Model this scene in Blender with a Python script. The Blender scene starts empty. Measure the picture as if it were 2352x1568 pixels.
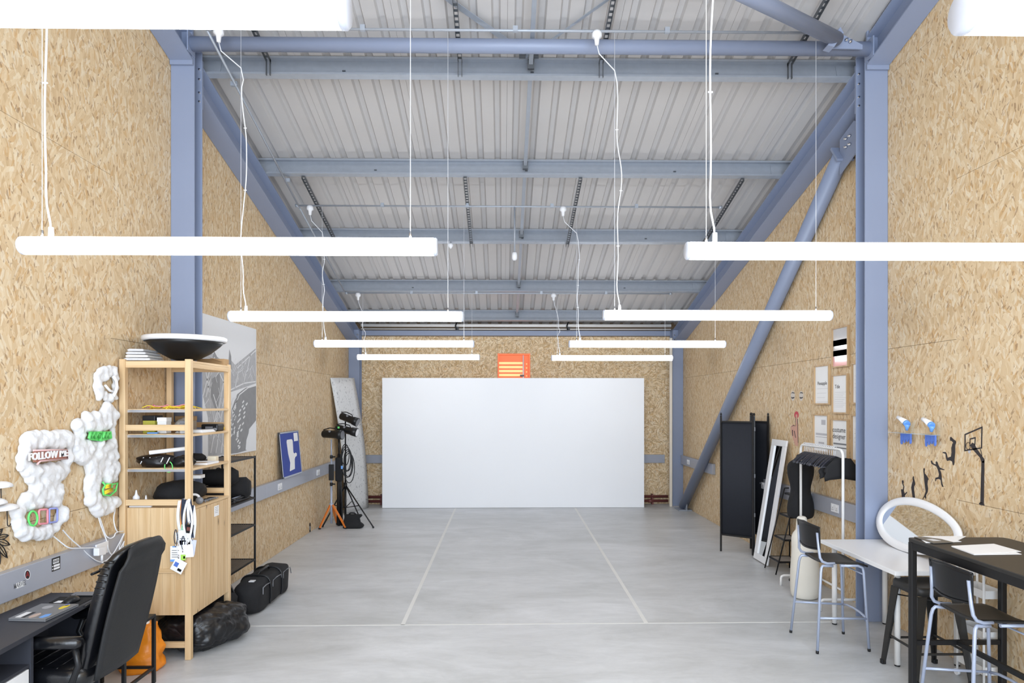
import bpy, bmesh, math, random
from mathutils import Matrix, Vector, noise as mnoise
R = random.Random(7)
sc = bpy.context.scene
COL = sc.collection
PI = math.pi

# ------------------------------------------------------------------ camera, world, light, exposure
cd = bpy.data.cameras.new('camera'); cam = bpy.data.objects.new('camera', cd); COL.objects.link(cam)
YAW = math.atan(21 / 1500.0)
cam.location = (0, 0, 1.95)
cam.rotation_euler = (PI / 2, 0, -YAW)
cd.sensor_fit = 'HORIZONTAL'; cd.sensor_width = 36.0
cd.lens = 36.0 * 1500 / 2352
cd.shift_y = 143 / 2352.0
cd.clip_start = 0.05; cd.clip_end = 200
sc.camera = cam
w = bpy.data.worlds.new('world'); sc.world = w; w.use_nodes = True
bg = w.node_tree.nodes['Background']
bg.inputs[0].default_value = (0.86, 0.93, 1.0, 1)
bg.inputs[1].default_value = 1.1
sc.view_settings.view_transform = 'Standard'
try: sc.view_settings.look = 'None'
except Exception: pass
sc.view_settings.gamma = 1.0
sc.view_settings.use_curve_mapping = False
sc.view_settings.exposure = 0.62
TUBE = 9.5

def area(name, loc, rot, sx, sy, power, col):
    l = bpy.data.lights.new(name, 'AREA'); l.shape = 'RECTANGLE'; l.size = sx; l.size_y = sy
    l.energy = power; l.color = col
    o = bpy.data.objects.new(name, l); COL.objects.link(o); o.location = loc; o.rotation_euler = rot
    return o
# daylight entering through the wide open loading door behind the camera
area('daylight_door', (0.26, -2.9, 2.6), (PI / 2, 0, 0), 6.0, 4.6, 420, (0.76, 0.87, 1.0))

# ------------------------------------------------------------------ helpers
def lin(c):
    return tuple((x / 255 / 12.92) if x / 255 <= 0.04045 else ((x / 255 + 0.055) / 1.055) ** 2.4 for x in c)

def nt(name):
    m = bpy.data.materials.new(name); m.use_nodes = True
    t = m.node_tree; b = t.nodes['Principled BSDF']
    return m, t, b

def N(t, kind, **k):
    n = t.nodes.new(kind)
    for a, v in k.items(): setattr(n, a, v)
    return n

def mat(name, rgb, rough=0.5, metal=0.0, var=0.06, scale=12.0, bump=0.0, coat=0.0, bscale=None, alpha=None, emis=None, spec=None):
    """plain surface with a slight procedural unevenness of colour and relief"""
    m, t, b = nt(name); L = t.links
    c = lin(rgb)
    tc = N(t, 'ShaderNodeTexCoord'); nz = N(t, 'ShaderNodeTexNoise')
    nz.inputs['Scale'].default_value = scale; nz.inputs['Detail'].default_value = 4
    L.new(tc.outputs['Object'], nz.inputs['Vector'])
    mx = N(t, 'ShaderNodeMix', data_type='RGBA')
    mx.inputs[6].default_value = (*[x * (1 - var) for x in c], 1)
    mx.inputs[7].default_value = (*[min(1, x * (1 + var)) for x in c], 1)
    L.new(nz.outputs['Fac'], mx.inputs[0]); L.new(mx.outputs[2], b.inputs['Base Color'])
    b.inputs['Roughness'].default_value = rough; b.inputs['Metallic'].default_value = metal
    if spec is not None: b.inputs['Specular IOR Level'].default_value = spec
    if coat: b.inputs['Coat Weight'].default_value = coat
    if bump:
        n2 = N(t, 'ShaderNodeTexNoise'); n2.inputs['Scale'].default_value = bscale or scale * 6
        n2.inputs['Detail'].default_value = 5
        L.new(tc.outputs['Object'], n2.inputs['Vector'])
        bp = N(t, 'ShaderNodeBump'); bp.inputs['Strength'].default_value = bump; bp.inputs['Distance'].default_value = 0.01
        L.new(n2.outputs['Fac'], bp.inputs['Height']); L.new(bp.outputs['Normal'], b.inputs['Normal'])
    if alpha is not None: b.inputs['Alpha'].default_value = alpha
    if emis:
        b.inputs['Emission Color'].default_value = (*lin(emis[0]), 1); b.inputs['Emission Strength'].default_value = emis[1]
    return m

def osb(name, axis, tint=1.0):
    """strand board: randomly turned long flakes"""
    m, t, b = nt(name); L = t.links
    tc = N(t, 'ShaderNodeTexCoord')
    sw = N(t, 'ShaderNodeSeparateXYZ'); cb = N(t, 'ShaderNodeCombineXYZ')
    geo = N(t, 'ShaderNodeNewGeometry')
    L.new(geo.outputs['Position'], sw.inputs[0])
    L.new(sw.outputs['Y' if axis == 'X' else 'X'], cb.inputs[0]); L.new(sw.outputs['Z'], cb.inputs[1])
    def layer(seed, cell, fl, fw, lo):
        of = N(t, 'ShaderNodeVectorMath', operation='ADD'); of.inputs[1].default_value = (seed * 3.7, seed * 1.9, 0)
        L.new(cb.outputs[0], of.inputs[0])
        v1 = N(t, 'ShaderNodeTexVoronoi', voronoi_dimensions='2D'); v1.inputs['Scale'].default_value = cell
        L.new(of.outputs[0], v1.inputs['Vector'])
        s1 = N(t, 'ShaderNodeSeparateColor'); L.new(v1.outputs['Color'], s1.inputs[0])
        ml = N(t, 'ShaderNodeMath', operation='MULTIPLY_ADD'); ml.inputs[1].default_value = (1.5 if axis == 'X' else 3.0); ml.inputs[2].default_value = lo
        L.new(s1.outputs[0], ml.inputs[0])
        vr = N(t, 'ShaderNodeVectorRotate', rotation_type='Z_AXIS')
        L.new(of.outputs[0], vr.inputs['Vector']); L.new(ml.outputs[0], vr.inputs['Angle'])
        mu = N(t, 'ShaderNodeVectorMath', operation='MULTIPLY'); mu.inputs[1].default_value = (fl, fw, 0)
        L.new(vr.outputs[0], mu.inputs[0])
        v2 = N(t, 'ShaderNodeTexVoronoi', voronoi_dimensions='2D'); v2.inputs['Scale'].default_value = 1.0
        L.new(mu.outputs[0], v2.inputs['Vector'])
        s2 = N(t, 'ShaderNodeSeparateColor'); L.new(v2.outputs['Color'], s2.inputs[0])
        gr = N(t, 'ShaderNodeTexNoise'); gr.inputs['Scale'].default_value = 1.0; gr.inputs['Detail'].default_value = 3
        mg = N(t, 'ShaderNodeVectorMath', operation='MULTIPLY'); mg.inputs[1].default_value = (1, 5, 1)
        L.new(mu.outputs[0], mg.inputs[0]); L.new(mg.outputs[0], gr.inputs['Vector'])
        return s2, gr
    side = axis == 'X'
    a, ga = layer(1, 9.0, 12.0, 44.0, 0.85 if side else 0.3)
    c, gc = layer(5, 12.0, 15.0, 62.0, 0.8 if side else 0.9)
    d, gd = layer(9, 16.0, 26.0, 120.0, 0.7 if side else 0.5)
    def ramp(src, stops):
        r = N(t, 'ShaderNodeValToRGB'); e = r.color_ramp.elements
        for k, (p, q) in enumerate(stops):
            el = e[k] if k < 2 and len(stops) == 2 else (e[0] if k == 0 else e[1] if k == len(stops) - 1 else None)
            if el is None: continue
            el.position = p; el.color = (*q, 1)
        for k, (p, q) in enumerate(stops):
            if 0 < k < len(stops) - 1: x = e.new(p); x.color = (*q, 1)
        L.new(src, r.inputs[0]); return r.outputs[0]
    def mixc(f, x, col, amount):
        mm = N(t, 'ShaderNodeMath', operation='MULTIPLY'); mm.inputs[1].default_value = amount; L.new(f, mm.inputs[0])
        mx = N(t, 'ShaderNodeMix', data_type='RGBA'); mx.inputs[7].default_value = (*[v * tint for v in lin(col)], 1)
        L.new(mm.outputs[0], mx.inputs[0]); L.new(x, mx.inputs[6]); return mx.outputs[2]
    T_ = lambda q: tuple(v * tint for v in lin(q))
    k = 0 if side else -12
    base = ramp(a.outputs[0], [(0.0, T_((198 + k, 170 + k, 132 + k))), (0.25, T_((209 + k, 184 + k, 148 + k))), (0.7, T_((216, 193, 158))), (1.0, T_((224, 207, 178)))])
    one, zero = (1, 1, 1), (0, 0, 0)
    x = mixc(ramp(c.outputs[1], [(0.10, one), (0.13, zero)]), base, (200, 160, 108), 0.55)       # honey coloured strands
    x = mixc(ramp(c.outputs[2], [(0.10, one), (0.13, zero)]), x, (226, 214, 192), 0.6)          # pale strands
    x = mixc(ramp(d.outputs[1], [(0.045 if side else 0.09, one), (0.06 if side else 0.11, zero)]), x, (138, 106, 76), 0.6)        # thin dark slivers
    sp = N(t, 'ShaderNodeTexNoise'); sp.inputs['Scale'].default_value = 34; sp.inputs['Detail'].default_value = 2
    L.new(cb.outputs[0], sp.inputs['Vector'])
    x = mixc(ramp(sp.outputs['Fac'], [(0.66, zero), (0.74, one)]), x, (128, 104, 84), 0.5)       # specks of bark
    m2 = N(t, 'ShaderNodeMix', data_type='RGBA', blend_type='MULTIPLY'); m2.inputs[0].default_value = 0.4 if side else 0.6
    g3 = ramp(ga.outputs['Fac'], [(0.3, (0.80, 0.75, 0.69)), (0.6, (1.04, 1.03, 1.0))])
    L.new(x, m2.inputs[6]); L.new(g3, m2.inputs[7])
    L.new(m2.outputs[2], b.inputs['Base Color'])
    b.inputs['Roughness'].default_value = 0.6; b.inputs['Specular IOR Level'].default_value = 0.25
    bp = N(t, 'ShaderNodeBump'); bp.inputs['Strength'].default_value = 0.25; bp.inputs['Distance'].default_value = 0.004
    L.new(a.outputs[2], bp.inputs['Height']); L.new(bp.outputs['Normal'], b.inputs['Normal'])
    return m

def wood(name, rgb, dark, axis='Z', scale=1.0, rough=0.5):
    m, t, b = nt(name); L = t.links
    tc = N(t, 'ShaderNodeTexCoord'); mp = N(t, 'ShaderNodeVectorMath', operation='MULTIPLY')
    s = {'X': (1.2, 22, 22), 'Y': (22, 1.2, 22), 'Z': (22, 22, 1.2)}[axis]
    mp.inputs[1].default_value = tuple(x * scale for x in s)
    L.new(tc.outputs['Object'], mp.inputs[0])
    nz = N(t, 'ShaderNodeTexNoise'); nz.inputs['Scale'].default_value = 1.0; nz.inputs['Detail'].default_value = 5; nz.inputs['Distortion'].default_value = 0.8
    L.new(mp.outputs[0], nz.inputs['Vector'])
    r = N(t, 'ShaderNodeValToRGB'); e = r.color_ramp.elements
    e[0].position = 0.34; e[0].color = (*lin(dark), 1); e[1].position = 0.6; e[1].color = (*lin(rgb), 1)
    L.new(nz.outputs['Fac'], r.inputs[0])
    kv = N(t, 'ShaderNodeTexVoronoi'); kv.inputs['Scale'].default_value = 1.0
    mk = N(t, 'ShaderNodeVectorMath', operation='MULTIPLY'); mk.inputs[1].default_value = tuple({22: 7.0, 1.2: 2.6}[x] for x in s)
    L.new(tc.outputs['Object'], mk.inputs[0]); L.new(mk.outputs[0], kv.inputs['Vector'])
    rk = N(t, 'ShaderNodeValToRGB'); e = rk.color_ramp.elements
    e[0].position = 0.04; e[0].color = (1, 1, 1, 1); e[1].position = 0.11; e[1].color = (0, 0, 0, 1)
    L.new(kv.outputs['Distance'], rk.inputs[0])
    mx = N(t, 'ShaderNodeMix', data_type='RGBA'); mx.inputs[7].default_value = (*lin(tuple(x * 0.62 for x in dark)), 1)
    L.new(rk.outputs[0], mx.inputs[0]); L.new(r.outputs[0], mx.inputs[6]); L.new(mx.outputs[2], b.inputs['Base Color'])
    b.inputs['Roughness'].default_value = rough
    return m

WM = {}
class MB:
    """collects simple solids and links them as ONE mesh object"""
    def __init__(s): s.v = []; s.f = []; s.sm = []
    def add(s, vs, fs, smooth=False):
        o = len(s.v); s.v += [Vector(v) for v in vs]
        for f in fs: s.f.append(tuple(i + o for i in f)); s.sm.append(smooth)
        return s
    def box(s, x0, x1, y0, y1, z0, z1):
        if x1 < x0: x0, x1 = x1, x0
        if y1 < y0: y0, y1 = y1, y0
        if z1 < z0: z0, z1 = z1, z0
        return s.add([(x0, y0, z0), (x1, y0, z0), (x1, y1, z0), (x0, y1, z0), (x0, y0, z1), (x1, y0, z1), (x1, y1, z1), (x0, y1, z1)],
                     [(3, 2, 1, 0), (4, 5, 6, 7), (0, 1, 5, 4), (1, 2, 6, 5), (2, 3, 7, 6), (3, 0, 4, 7)])
    def obox(s, c, ax, ay, az, hx, hy, hz):
        """box with centre c, unit axes and half sizes"""
        c = Vector(c); ax = Vector(ax).normalized() * hx; ay = Vector(ay).normalized() * hy; az = Vector(az).normalized() * hz
        P = [c + i * ax + j * ay + k * az for k in (-1, 1) for i, j in ((-1, -1), (1, -1), (1, 1), (-1, 1))]
        return s.add(P, [(3, 2, 1, 0), (4, 5, 6, 7), (0, 1, 5, 4), (1, 2, 6, 5), (2, 3, 7, 6), (3, 0, 4, 7)])
    def prism(s, pts, fn, d):
        """polygon pts (2D), fn maps (a, b) to a 3D point, d = thickness vector"""
        n = len(pts); d = Vector(d); a = [Vector(fn(*p)) for p in pts]; b = [p + d for p in a]
        f = [tuple(range(n - 1, -1, -1)), tuple(range(n, 2 * n))] + [(i, (i + 1) % n, n + (i + 1) % n, n + i) for i in range(n)]
        return s.add(a + b, f)
    def tube(s, path, r, n=10, closed=False, flat=None):
        path = [Vector(p) for p in path]; m = len(path)
        rr = r if isinstance(r, (list, tuple)) else [r] * m
        vs = []; up = None
        for i, p in enumerate(path):
            if closed: tg = path[(i + 1) % m] - path[i - 1]
            else: tg = path[min(i + 1, m - 1)] - path[max(i - 1, 0)]
            tg.normalize()
            if up is None:
                up = Vector((0, 0, 1)) if abs(tg.z) < 0.9 else Vector((1, 0, 0))
                if flat is not None: up = Vector(flat)
            u = (up - tg * up.dot(tg)).normalized(); v = tg.cross(u); up = u
            for k in range(n):
                a = 2 * PI * k / n
                vs.append(p + (u * math.cos(a) + v * math.sin(a)) * rr[i])
        fs = []
        for i in range(m if closed else m - 1):
            j = (i + 1) % m
            for k in range(n): fs.append((i * n + k, j * n + k, j * n + (k + 1) % n, i * n + (k + 1) % n))
        s.add(vs, fs, True)
        if not closed:
            o = len(s.v) - m * n
            s.f.append(tuple(o + k for k in range(n))); s.sm.append(False)
            s.f.append(tuple(o + (m - 1) * n + k for k in range(n - 1, -1, -1))); s.sm.append(False)
        return s
    def cyl(s, a, b, r, n=14, r2=None): return s.tube([a, b], [r, r if r2 is None else r2], n)
    def lathe(s, prof, c, n=24, axis='Z'):
        c = Vector(c); vs = []
        for r, h in prof:
            for k in range(n):
                a = 2 * PI * k / n; x, y = r * math.cos(a), r * math.sin(a)
                q = {'Z': (x, y, h), 'X': (h, x, y), 'Y': (x, h, y)}[axis]
                vs.append(c + Vector(q))
        m = len(prof)
        fs = [(i * n + k, i * n + (k + 1) % n, (i + 1) * n + (k + 1) % n, (i + 1) * n + k) for i in range(m - 1) for k in range(n)]
        fs.append(tuple(range(n - 1, -1, -1))); fs.append(tuple((m - 1) * n + k for k in range(n)))
        return s.add(vs, fs, True)
    def rings(s, rings, cap=True):
        n = len(rings[0]); vs = [p for r in rings for p in r]; m = len(rings)
        fs = [(i * n + k, i * n + (k + 1) % n, (i + 1) * n + (k + 1) % n, (i + 1) * n + k) for i in range(m - 1) for k in range(n)]
        if cap: fs += [tuple(range(n - 1, -1, -1)), tuple((m - 1) * n + k for k in range(n))]
        return s.add(vs, fs, True)
    def blob(s, c, rx, ry=None, rz=None, sub=2, rough=0.0, freq=6.0, seed=0.0, floor=None):
        ry = rx if ry is None else ry; rz = rx if rz is None else rz
        bm = bmesh.new(); bmesh.ops.create_icosphere(bm, subdivisions=sub, radius=1.0)
        c = Vector(c); vs = []
        for v in bm.verts:
            k = 1 + rough * mnoise.noise(v.co * freq * 0.5 + Vector((seed, seed * 1.7, 0)))
            p = c + Vector((v.co.x * rx, v.co.y * ry, v.co.z * rz)) * k
            if floor is not None and p.z < floor: p.z = floor
            vs.append(p)
        fs = [tuple(x.index for x in f.verts) for f in bm.faces]; bm.free()
        return s.add(vs, fs, True)
    def sheet(s, P, nu, nv, fn, th=0.0):
        """surface fn(u, v); with thickness th along the normal"""
        vs = [Vector(fn(i / nu, j / nv)) for j in range(nv + 1) for i in range(nu + 1)]
        q = [(j * (nu + 1) + i, j * (nu + 1) + i + 1, (j + 1) * (nu + 1) + i + 1, (j + 1) * (nu + 1) + i) for j in range(nv) for i in range(nu)]
        if not th: return s.add(vs, q, True)
        me = bpy.data.meshes.new('t'); me.from_pydata(vs, [], q); me.update()
        nr = [v.normal.copy() for v in me.vertices]; bpy.data.meshes.remove(me)
        k = len(vs); vs2 = [a - b * th for a, b in zip(vs, nr)]
        fs = list(q) + [tuple(x + k for x in reversed(f)) for f in q]
        b = [i for i in range(nu + 1)] + [j * (nu + 1) + nu for j in range(1, nv + 1)] + [nv * (nu + 1) + i for i in range(nu - 1, -1, -1)] + [j * (nu + 1) for j in range(nv - 1, 0, -1)]
        fs += [(b[(i + 1) % len(b)], b[i], b[i] + k, b[(i + 1) % len(b)] + k) for i in range(len(b))]
        return s.add(vs + vs2, fs, True)
    def build(s, name, material, parent=None, local=False, bevel=0.0, seg=2, subsurf=0, smooth=None):
        me = bpy.data.meshes.new(name)
        vs = s.v
        if parent is not None:
            if not local:
                inv = WM[parent.name].inverted(); vs = [inv @ v for v in vs]
            M = WM[parent.name]
        else:
            xs = [v.x for v in vs]; ys = [v.y for v in vs]; zs = [v.z for v in vs]
            o = Vector(((min(xs) + max(xs)) / 2, (min(ys) + max(ys)) / 2, min(zs))); vs = [v - o for v in vs]
            M = Matrix.Translation(o)
        me.from_pydata([tuple(v) for v in vs], [], s.f)
        me.polygons.foreach_set('use_smooth', s.sm if smooth is None else [smooth] * len(s.f))
        me.materials.append(material); me.update()
        ob = bpy.data.objects.new(name, me); COL.objects.link(ob)
        if parent is not None: ob.parent = parent
        else: ob.location = M.translation
        WM[ob.name] = M
        if bevel:
            b = ob.modifiers.new('bevel', 'BEVEL'); b.width = bevel; b.segments = seg; b.limit_method = 'ANGLE'; b.angle_limit = math.radians(40)
        if subsurf:
            b = ob.modifiers.new('sub', 'SUBSURF'); b.levels = subsurf; b.render_levels = subsurf
        return ob

def tag(o, label=None, cat=None, group=None, kind=None):
    if label: o['label'] = label
    if cat: o['category'] = cat
    if group: o['group'] = group
    if kind: o['kind'] = kind
    return o
def thing(name, label, cat, loc=(0, 0, 0), rz=0.0, group=None):
    o = bpy.data.objects.new(name, None); COL.objects.link(o); o.location = loc; o.rotation_euler = (0, 0, rz)
    o.empty_display_size = 0.1
    WM[o.name] = Matrix.Translation(Vector(loc)) @ Matrix.Rotation(rz, 4, 'Z')
    return tag(o, label, cat, group)
def dup(root, loc, rz, label=None):
    r = root.copy(); COL.objects.link(r); r.location = loc; r.rotation_euler = (0, 0, rz)
    if label: r['label'] = label
    WM[r.name] = Matrix.Translation(Vector(loc)) @ Matrix.Rotation(rz, 4, 'Z')
    for ch in list(root.children):
        c = ch.copy(); COL.objects.link(c); c.parent = r
        for g in ch.children:
            d = g.copy(); COL.objects.link(d); d.parent = c
    return r
_tc = {}
def text(s, size, material, parent, origin, xd, yd, th=0.001, sx=1.0, name='lettering', bold=0.0):
    """flat lettering as a mesh; xd, yd are its writing and upward directions"""
    c = bpy.data.curves.new('t', 'FONT'); c.body = s; c.size = size; c.extrude = th / 2; c.offset = bold; c.align_x = 'CENTER'; c.align_y = 'CENTER'
    c.resolution_u = 2
    o = bpy.data.objects.new('t', c); COL.objects.link(o)
    dg = bpy.context.evaluated_depsgraph_get(); me = bpy.data.meshes.new_from_object(o.evaluated_get(dg))
    xd = Vector(xd).normalized(); yd = Vector(yd).normalized(); nd = xd.cross(yd)
    mb = MB(); mb.add([Vector(origin) + xd * v.co.x * sx + yd * v.co.y + nd * v.co.z for v in me.vertices], [tuple(p.vertices) for p in me.polygons])
    bpy.data.objects.remove(o); bpy.data.curves.remove(c); bpy.data.meshes.remove(me)
    return mb.build(name, material, parent)
# a picture position to a place on the floor / on a side wall / on a cross plane
def ray(px, py):
    u = (px - 1176) / 1500; v = (927 - py) / 1500
    return math.sin(YAW) + u * math.cos(YAW), math.cos(YAW) - u * math.sin(YAW), v
def on_z(px, py, z=0.0):
    a, b, c = ray(px, py); t = (z - 1.95) / c; return Vector((a * t, b * t, z))
def on_x(px, py, X):
    a, b, c = ray(px, py); t = X / a; return Vector((X, b * t, 1.95 + c * t))
def on_y(px, py, Y):
    a, b, c = ray(px, py); t = Y / b; return Vector((a * t, Y, 1.95 + c * t))

# ------------------------------------------------------------------ materials
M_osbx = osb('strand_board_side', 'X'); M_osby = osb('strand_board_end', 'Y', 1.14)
M_backing = mat('backing_board', (120, 100, 78), 0.9)
M_steel = mat('grey_painted_steel', (133, 144, 169), 0.42, 0.0, 0.03, 3)
M_galv = mat('galvanised_steel', (160, 167, 178), 0.42, 0.3, 0.10, 18)
M_galvd = mat('slotted_dark_steel', (95, 99, 104), 0.5, 0.4, 0.15, 20)
M_sheet = mat('white_roof_sheet', (186, 184, 184), 0.55, 0.0, 0.03, 1.5)
M_white = mat('white_paint', (238, 239, 242), 0.35, 0, 0.01)
M_whitem = mat('white_powder_coat', (232, 232, 232), 0.35, 0, 0.01)
M_board = mat('matt_white_board', (238, 240, 244), 0.45, 0, 0.008, 2)
M_plastic = mat('white_plastic', (228, 230, 235), 0.35, 0, 0.02)
M_black = mat('black_powder_coat', (25, 25, 27), 0.45, 0, 0.1, spec=0.35)
M_blackp = mat('black_plastic', (22, 23, 26), 0.38, 0, 0.1, spec=0.4)
M_blackt = mat('black_table_top', (38, 37, 36), 0.45, 0, 0.1, 30)
M_fabric = mat('black_fabric', (22, 23, 27), 0.85, 0, 0.2, 30, 0.3)
M_screen = mat('black_woven_screen', (30, 33, 42), 0.8, 0, 0.12, 40, 0.2)
M_leather = mat('black_leatherette', (14, 15, 19), 0.30, 0, 0.2, 10, 0.25, coat=0.25, bscale=30)
M_leatherb = mat('dull_black_leatherette', (33, 34, 36), 0.55, 0, 0.1, 20, 0.1, spec=0.35)
M_bin = mat('black_bin_liner', (17, 18, 22), 0.36, 0, 0.2, 12, 0.5, bscale=14)
M_silver = mat('silver_lacquered_tube', (168, 178, 200), 0.32, 0.25, 0.03)
M_chrome = mat('chrome', (205, 207, 212), 0.15, 1.0, 0.02)
M_alu = mat('aluminium_edge', (190, 195, 205), 0.3, 0.7, 0.03)
M_trunk = mat('grey_trunking', (166, 170, 182), 0.3, 0.15, 0.02)
M_mirror = mat('mirror_glass', (235, 238, 240), 0.02, 1.0, 0.0)
M_desk = mat('charcoal_desk_board', (54, 56, 64), 0.5, 0, 0.12, 8)
M_paper = mat('white_paper', (240, 241, 243), 0.7, 0, 0.01)
M_cotton = mat('white_cotton_wool', (226, 228, 232), 1.0, 0, 0.01, 30, 0.3, bscale=90)
M_cotton.node_tree.nodes['Principled BSDF'].inputs['Subsurface Weight'].default_value = 0.8
M_cotton.node_tree.nodes['Principled BSDF'].inputs['Subsurface Radius'].default_value = (1, 1, 1)
M_cotton.node_tree.nodes['Principled BSDF'].inputs['Subsurface Scale'].default_value = 0.03
M_hang = mat('dark_glossy_hanger', (48, 50, 60), 0.2, 0, 0.1)
M_cable = mat('white_cable', (225, 228, 234), 0.5, 0, 0.01)
M_pine = wood('pine_upright', (220, 192, 152), (203, 170, 126), 'Z')
M_piney = wood('pine_along', (220, 192, 152), (203, 170, 126), 'Y')
M_pinex = wood('pine_across', (220, 192, 152), (203, 170, 126), 'X')
M_card = mat('brown_cardboard', (178, 145, 105), 0.8)
M_red = mat('red_brown_paint', (112, 62, 58), 0.5)
M_blue = mat('blue_felt', (62, 80, 160), 0.9)
M_cream = mat('cream_painted_wood', (222, 214, 200), 0.6)
M_tape = mat('white_floor_paint', (222, 222, 220), 0.6)
M_orangebag = mat('orange_plastic_bag', (236, 140, 28), 0.35, 0, 0.1, 8, 0.4, bscale=20)
M_ink = mat('dark_ink', (48, 42, 44), 0.7)
M_grey = mat('mid_grey_plastic', (120, 122, 128), 0.4)
M_lgrey = mat('light_grey_fabric', (205, 206, 210), 0.8, 0, 0.05, 20, 0.3)
M_orange = mat('orange_paint', (222, 122, 44), 0.5)
M_yellow = mat('yellow_plastic', (225, 200, 50), 0.5)
M_green = mat('bright_green_plastic', (110, 225, 120), 0.5)
M_pink = mat('pink_plastic', (235, 150, 165), 0.5)
M_lilac = mat('lilac_plastic', (150, 160, 225), 0.5)
M_clay = mat('off_white_plaster', (222, 218, 208), 0.8, 0, 0.02, 8, 0.1)
M_lblue = mat('light_blue_plastic', (110, 165, 235), 0.4)
M_dblue = mat('mid_blue_plastic', (85, 120, 205), 0.5)
M_acrylic = mat('clear_acrylic', (200, 220, 235), 0.1, 0, 0, alpha=0.35)
M_lamp = mat('lit_white_diffuser', (250, 250, 250), 0.5, emis=((248, 251, 255), TUBE))
M_cap = mat('white_end_cap', (205, 212, 228), 0.4)
M_pinkbr = mat('dusky_pink_neon_tube', (225, 185, 185), 0.4)
M_rust = mat('brown_red_acrylic', (178, 120, 105), 0.4)
M_shut = mat('orange_shutter', (228, 118, 66), 0.5, emis=((240, 120, 70), 0.22))  # slight glow put into the colour for daylight coming through
M_shutlit = mat('daylit_orange_shutter', (255, 180, 110), 0.5, emis=((255, 190, 135), 0.62))  # paler and glowing more, where daylight shines through the shutter

def concrete():
    m, t, b = nt('polished_concrete'); L = t.links
    geo = N(t, 'ShaderNodeNewGeometry')
    def nz(scale, det, sx, sy, rough=0.6, dist=0.0):
        mp = N(t, 'ShaderNodeVectorMath', operation='MULTIPLY'); mp.inputs[1].default_value = (sx, sy, 1)
        n = N(t, 'ShaderNodeTexNoise'); n.inputs['Scale'].default_value = scale; n.inputs['Detail'].default_value = det
        n.inputs['Roughness'].default_value = rough; n.inputs['Distortion'].default_value = dist
        L.new(geo.outputs['Position'], mp.inputs[0]); L.new(mp.outputs[0], n.inputs['Vector']); return n
    n1 = nz(1.1, 9, 0.55, 1.2, 0.7, 0.6); n2 = nz(5.0, 8, 0.5, 1.4, 0.72, 0.9); n3 = nz(0.35, 3, 1, 1)
    r = N(t, 'ShaderNodeValToRGB'); e = r.color_ramp.elements
    e[0].position = 0.32; e[0].color = (*lin((184, 186, 187)), 1); e[1].position = 0.70; e[1].color = (*lin((218, 220, 224)), 1)
    L.new(n1.outputs['Fac'], r.inputs[0])
    mx = N(t, 'ShaderNodeMix', data_type='RGBA', blend_type='MULTIPLY'); mx.inputs[0].default_value = 0.75
    r2 = N(t, 'ShaderNodeValToRGB'); e = r2.color_ramp.elements
    e[0].position = 0.34; e[0].color = (0.86, 0.86, 0.86, 1); e[1].position = 0.60; e[1].color = (1, 1, 1, 1)
    L.new(n2.outputs['Fac'], r2.inputs[0]); L.new(r.outputs[0], mx.inputs[6]); L.new(r2.outputs[0], mx.inputs[7])
    L.new(mx.outputs[2], b.inputs['Base Color'])
    r3 = N(t, 'ShaderNodeMapRange'); r3.inputs[3].default_value = 0.3; r3.inputs[4].default_value = 0.5
    L.new(n1.outputs['Fac'], r3.inputs[0]); L.new(r3.outputs[0], b.inputs['Roughness'])
    return m
M_floor = concrete()

# ------------------------------------------------------------------ room shell
XL, XR, YB, YF = -2.93, 3.45, 12.72, -3.0
SL = 0.255
TH = math.atan(SL); TY, TZ = math.cos(TH), -math.sin(TH); NY, NZ = math.sin(TH), math.cos(TH)
def zr(y): return 6.53 - SL * y          # top of the rafters
floor = tag(MB().box(-3.3, 3.8, YF, YB + 0.3, -0.12, 0).build('floor', M_floor), kind='structure')
def strip(x0, y0, x1, y1, wd=0.022):
    d = Vector((x1 - x0, y1 - y0, 0)); n = Vector((-d.y, d.x, 0)).normalized() * wd / 2
    a, b = Vector((x0, y0, 0)), Vector((x1, y1, 0))
    return MB().prism([(0, 0), (1, 0), (2, 0), (3, 0)], lambda i, j: [a - n, b - n, b + n, a + n][i] + Vector((0, 0, 0.0004)), (0, 0, 0.0012))
strip(-2.6, 5.76, 3.0, 5.80, 0.02).build('floor_line', M_tape, floor)
strip(-0.883, 5.77, -0.883, 12.2, 0.036).build('floor_line', M_tape, floor)
strip(1.275, 5.80, 1.35, 12.18, 0.036).build('floor_line', M_tape, floor)

def clip(poly, f):
    out = []
    for i in range(len(poly)):
        a, b = poly[i - 1], poly[i]; fa, fb = f(*a), f(*b)
        if (fa <= 0) != (fb <= 0):
            k = fa / (fa - fb); out.append((a[0] + (b[0] - a[0]) * k, a[1] + (b[1] - a[1]) * k))
        if fb <= 0: out.append(b)
    return out
def side_wall(name, X, out, y0):
    poly = clip([(YF, 0), (YB + 0.2, 0), (YB + 0.2, 9), (YF, 9)], lambda y, z: z - zr(y) - 0.15)
    wl = tag(MB().prism(poly, lambda y, z: (X + out * 0.014, y, z), (out * 0.1, 0, 0)).build(name, M_backing), kind='structure')
    g = 0.0014
    k0 = math.floor((YF - 4.92) / 1.22)
    for k in range(k0, 7):
        a, b = max(4.92 + k * 1.22, YF), min(4.92 + (k + 1) * 1.22, YB)
        if b - a < 0.02: continue
        off = -1.22 if k < 0 else 0.0
        for j in range(5):
            z0, z1 = max(0, off + j * 2.44), off + (j + 1) * 2.44
            if z1 <= 0: continue
            q = clip([(a + 0.0003, z0 + g), (b - 0.0003, z0 + g), (b - 0.0003, z1 - g), (a + 0.0003, z1 - g)], lambda y, z: z - zr(y) - 0.15)
            if len(q) >= 3: MB().prism(q, lambda y, z: (X, y, z), (out * 0.013, 0, 0)).build('panel', M_osbx, wl)
    return wl
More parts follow.
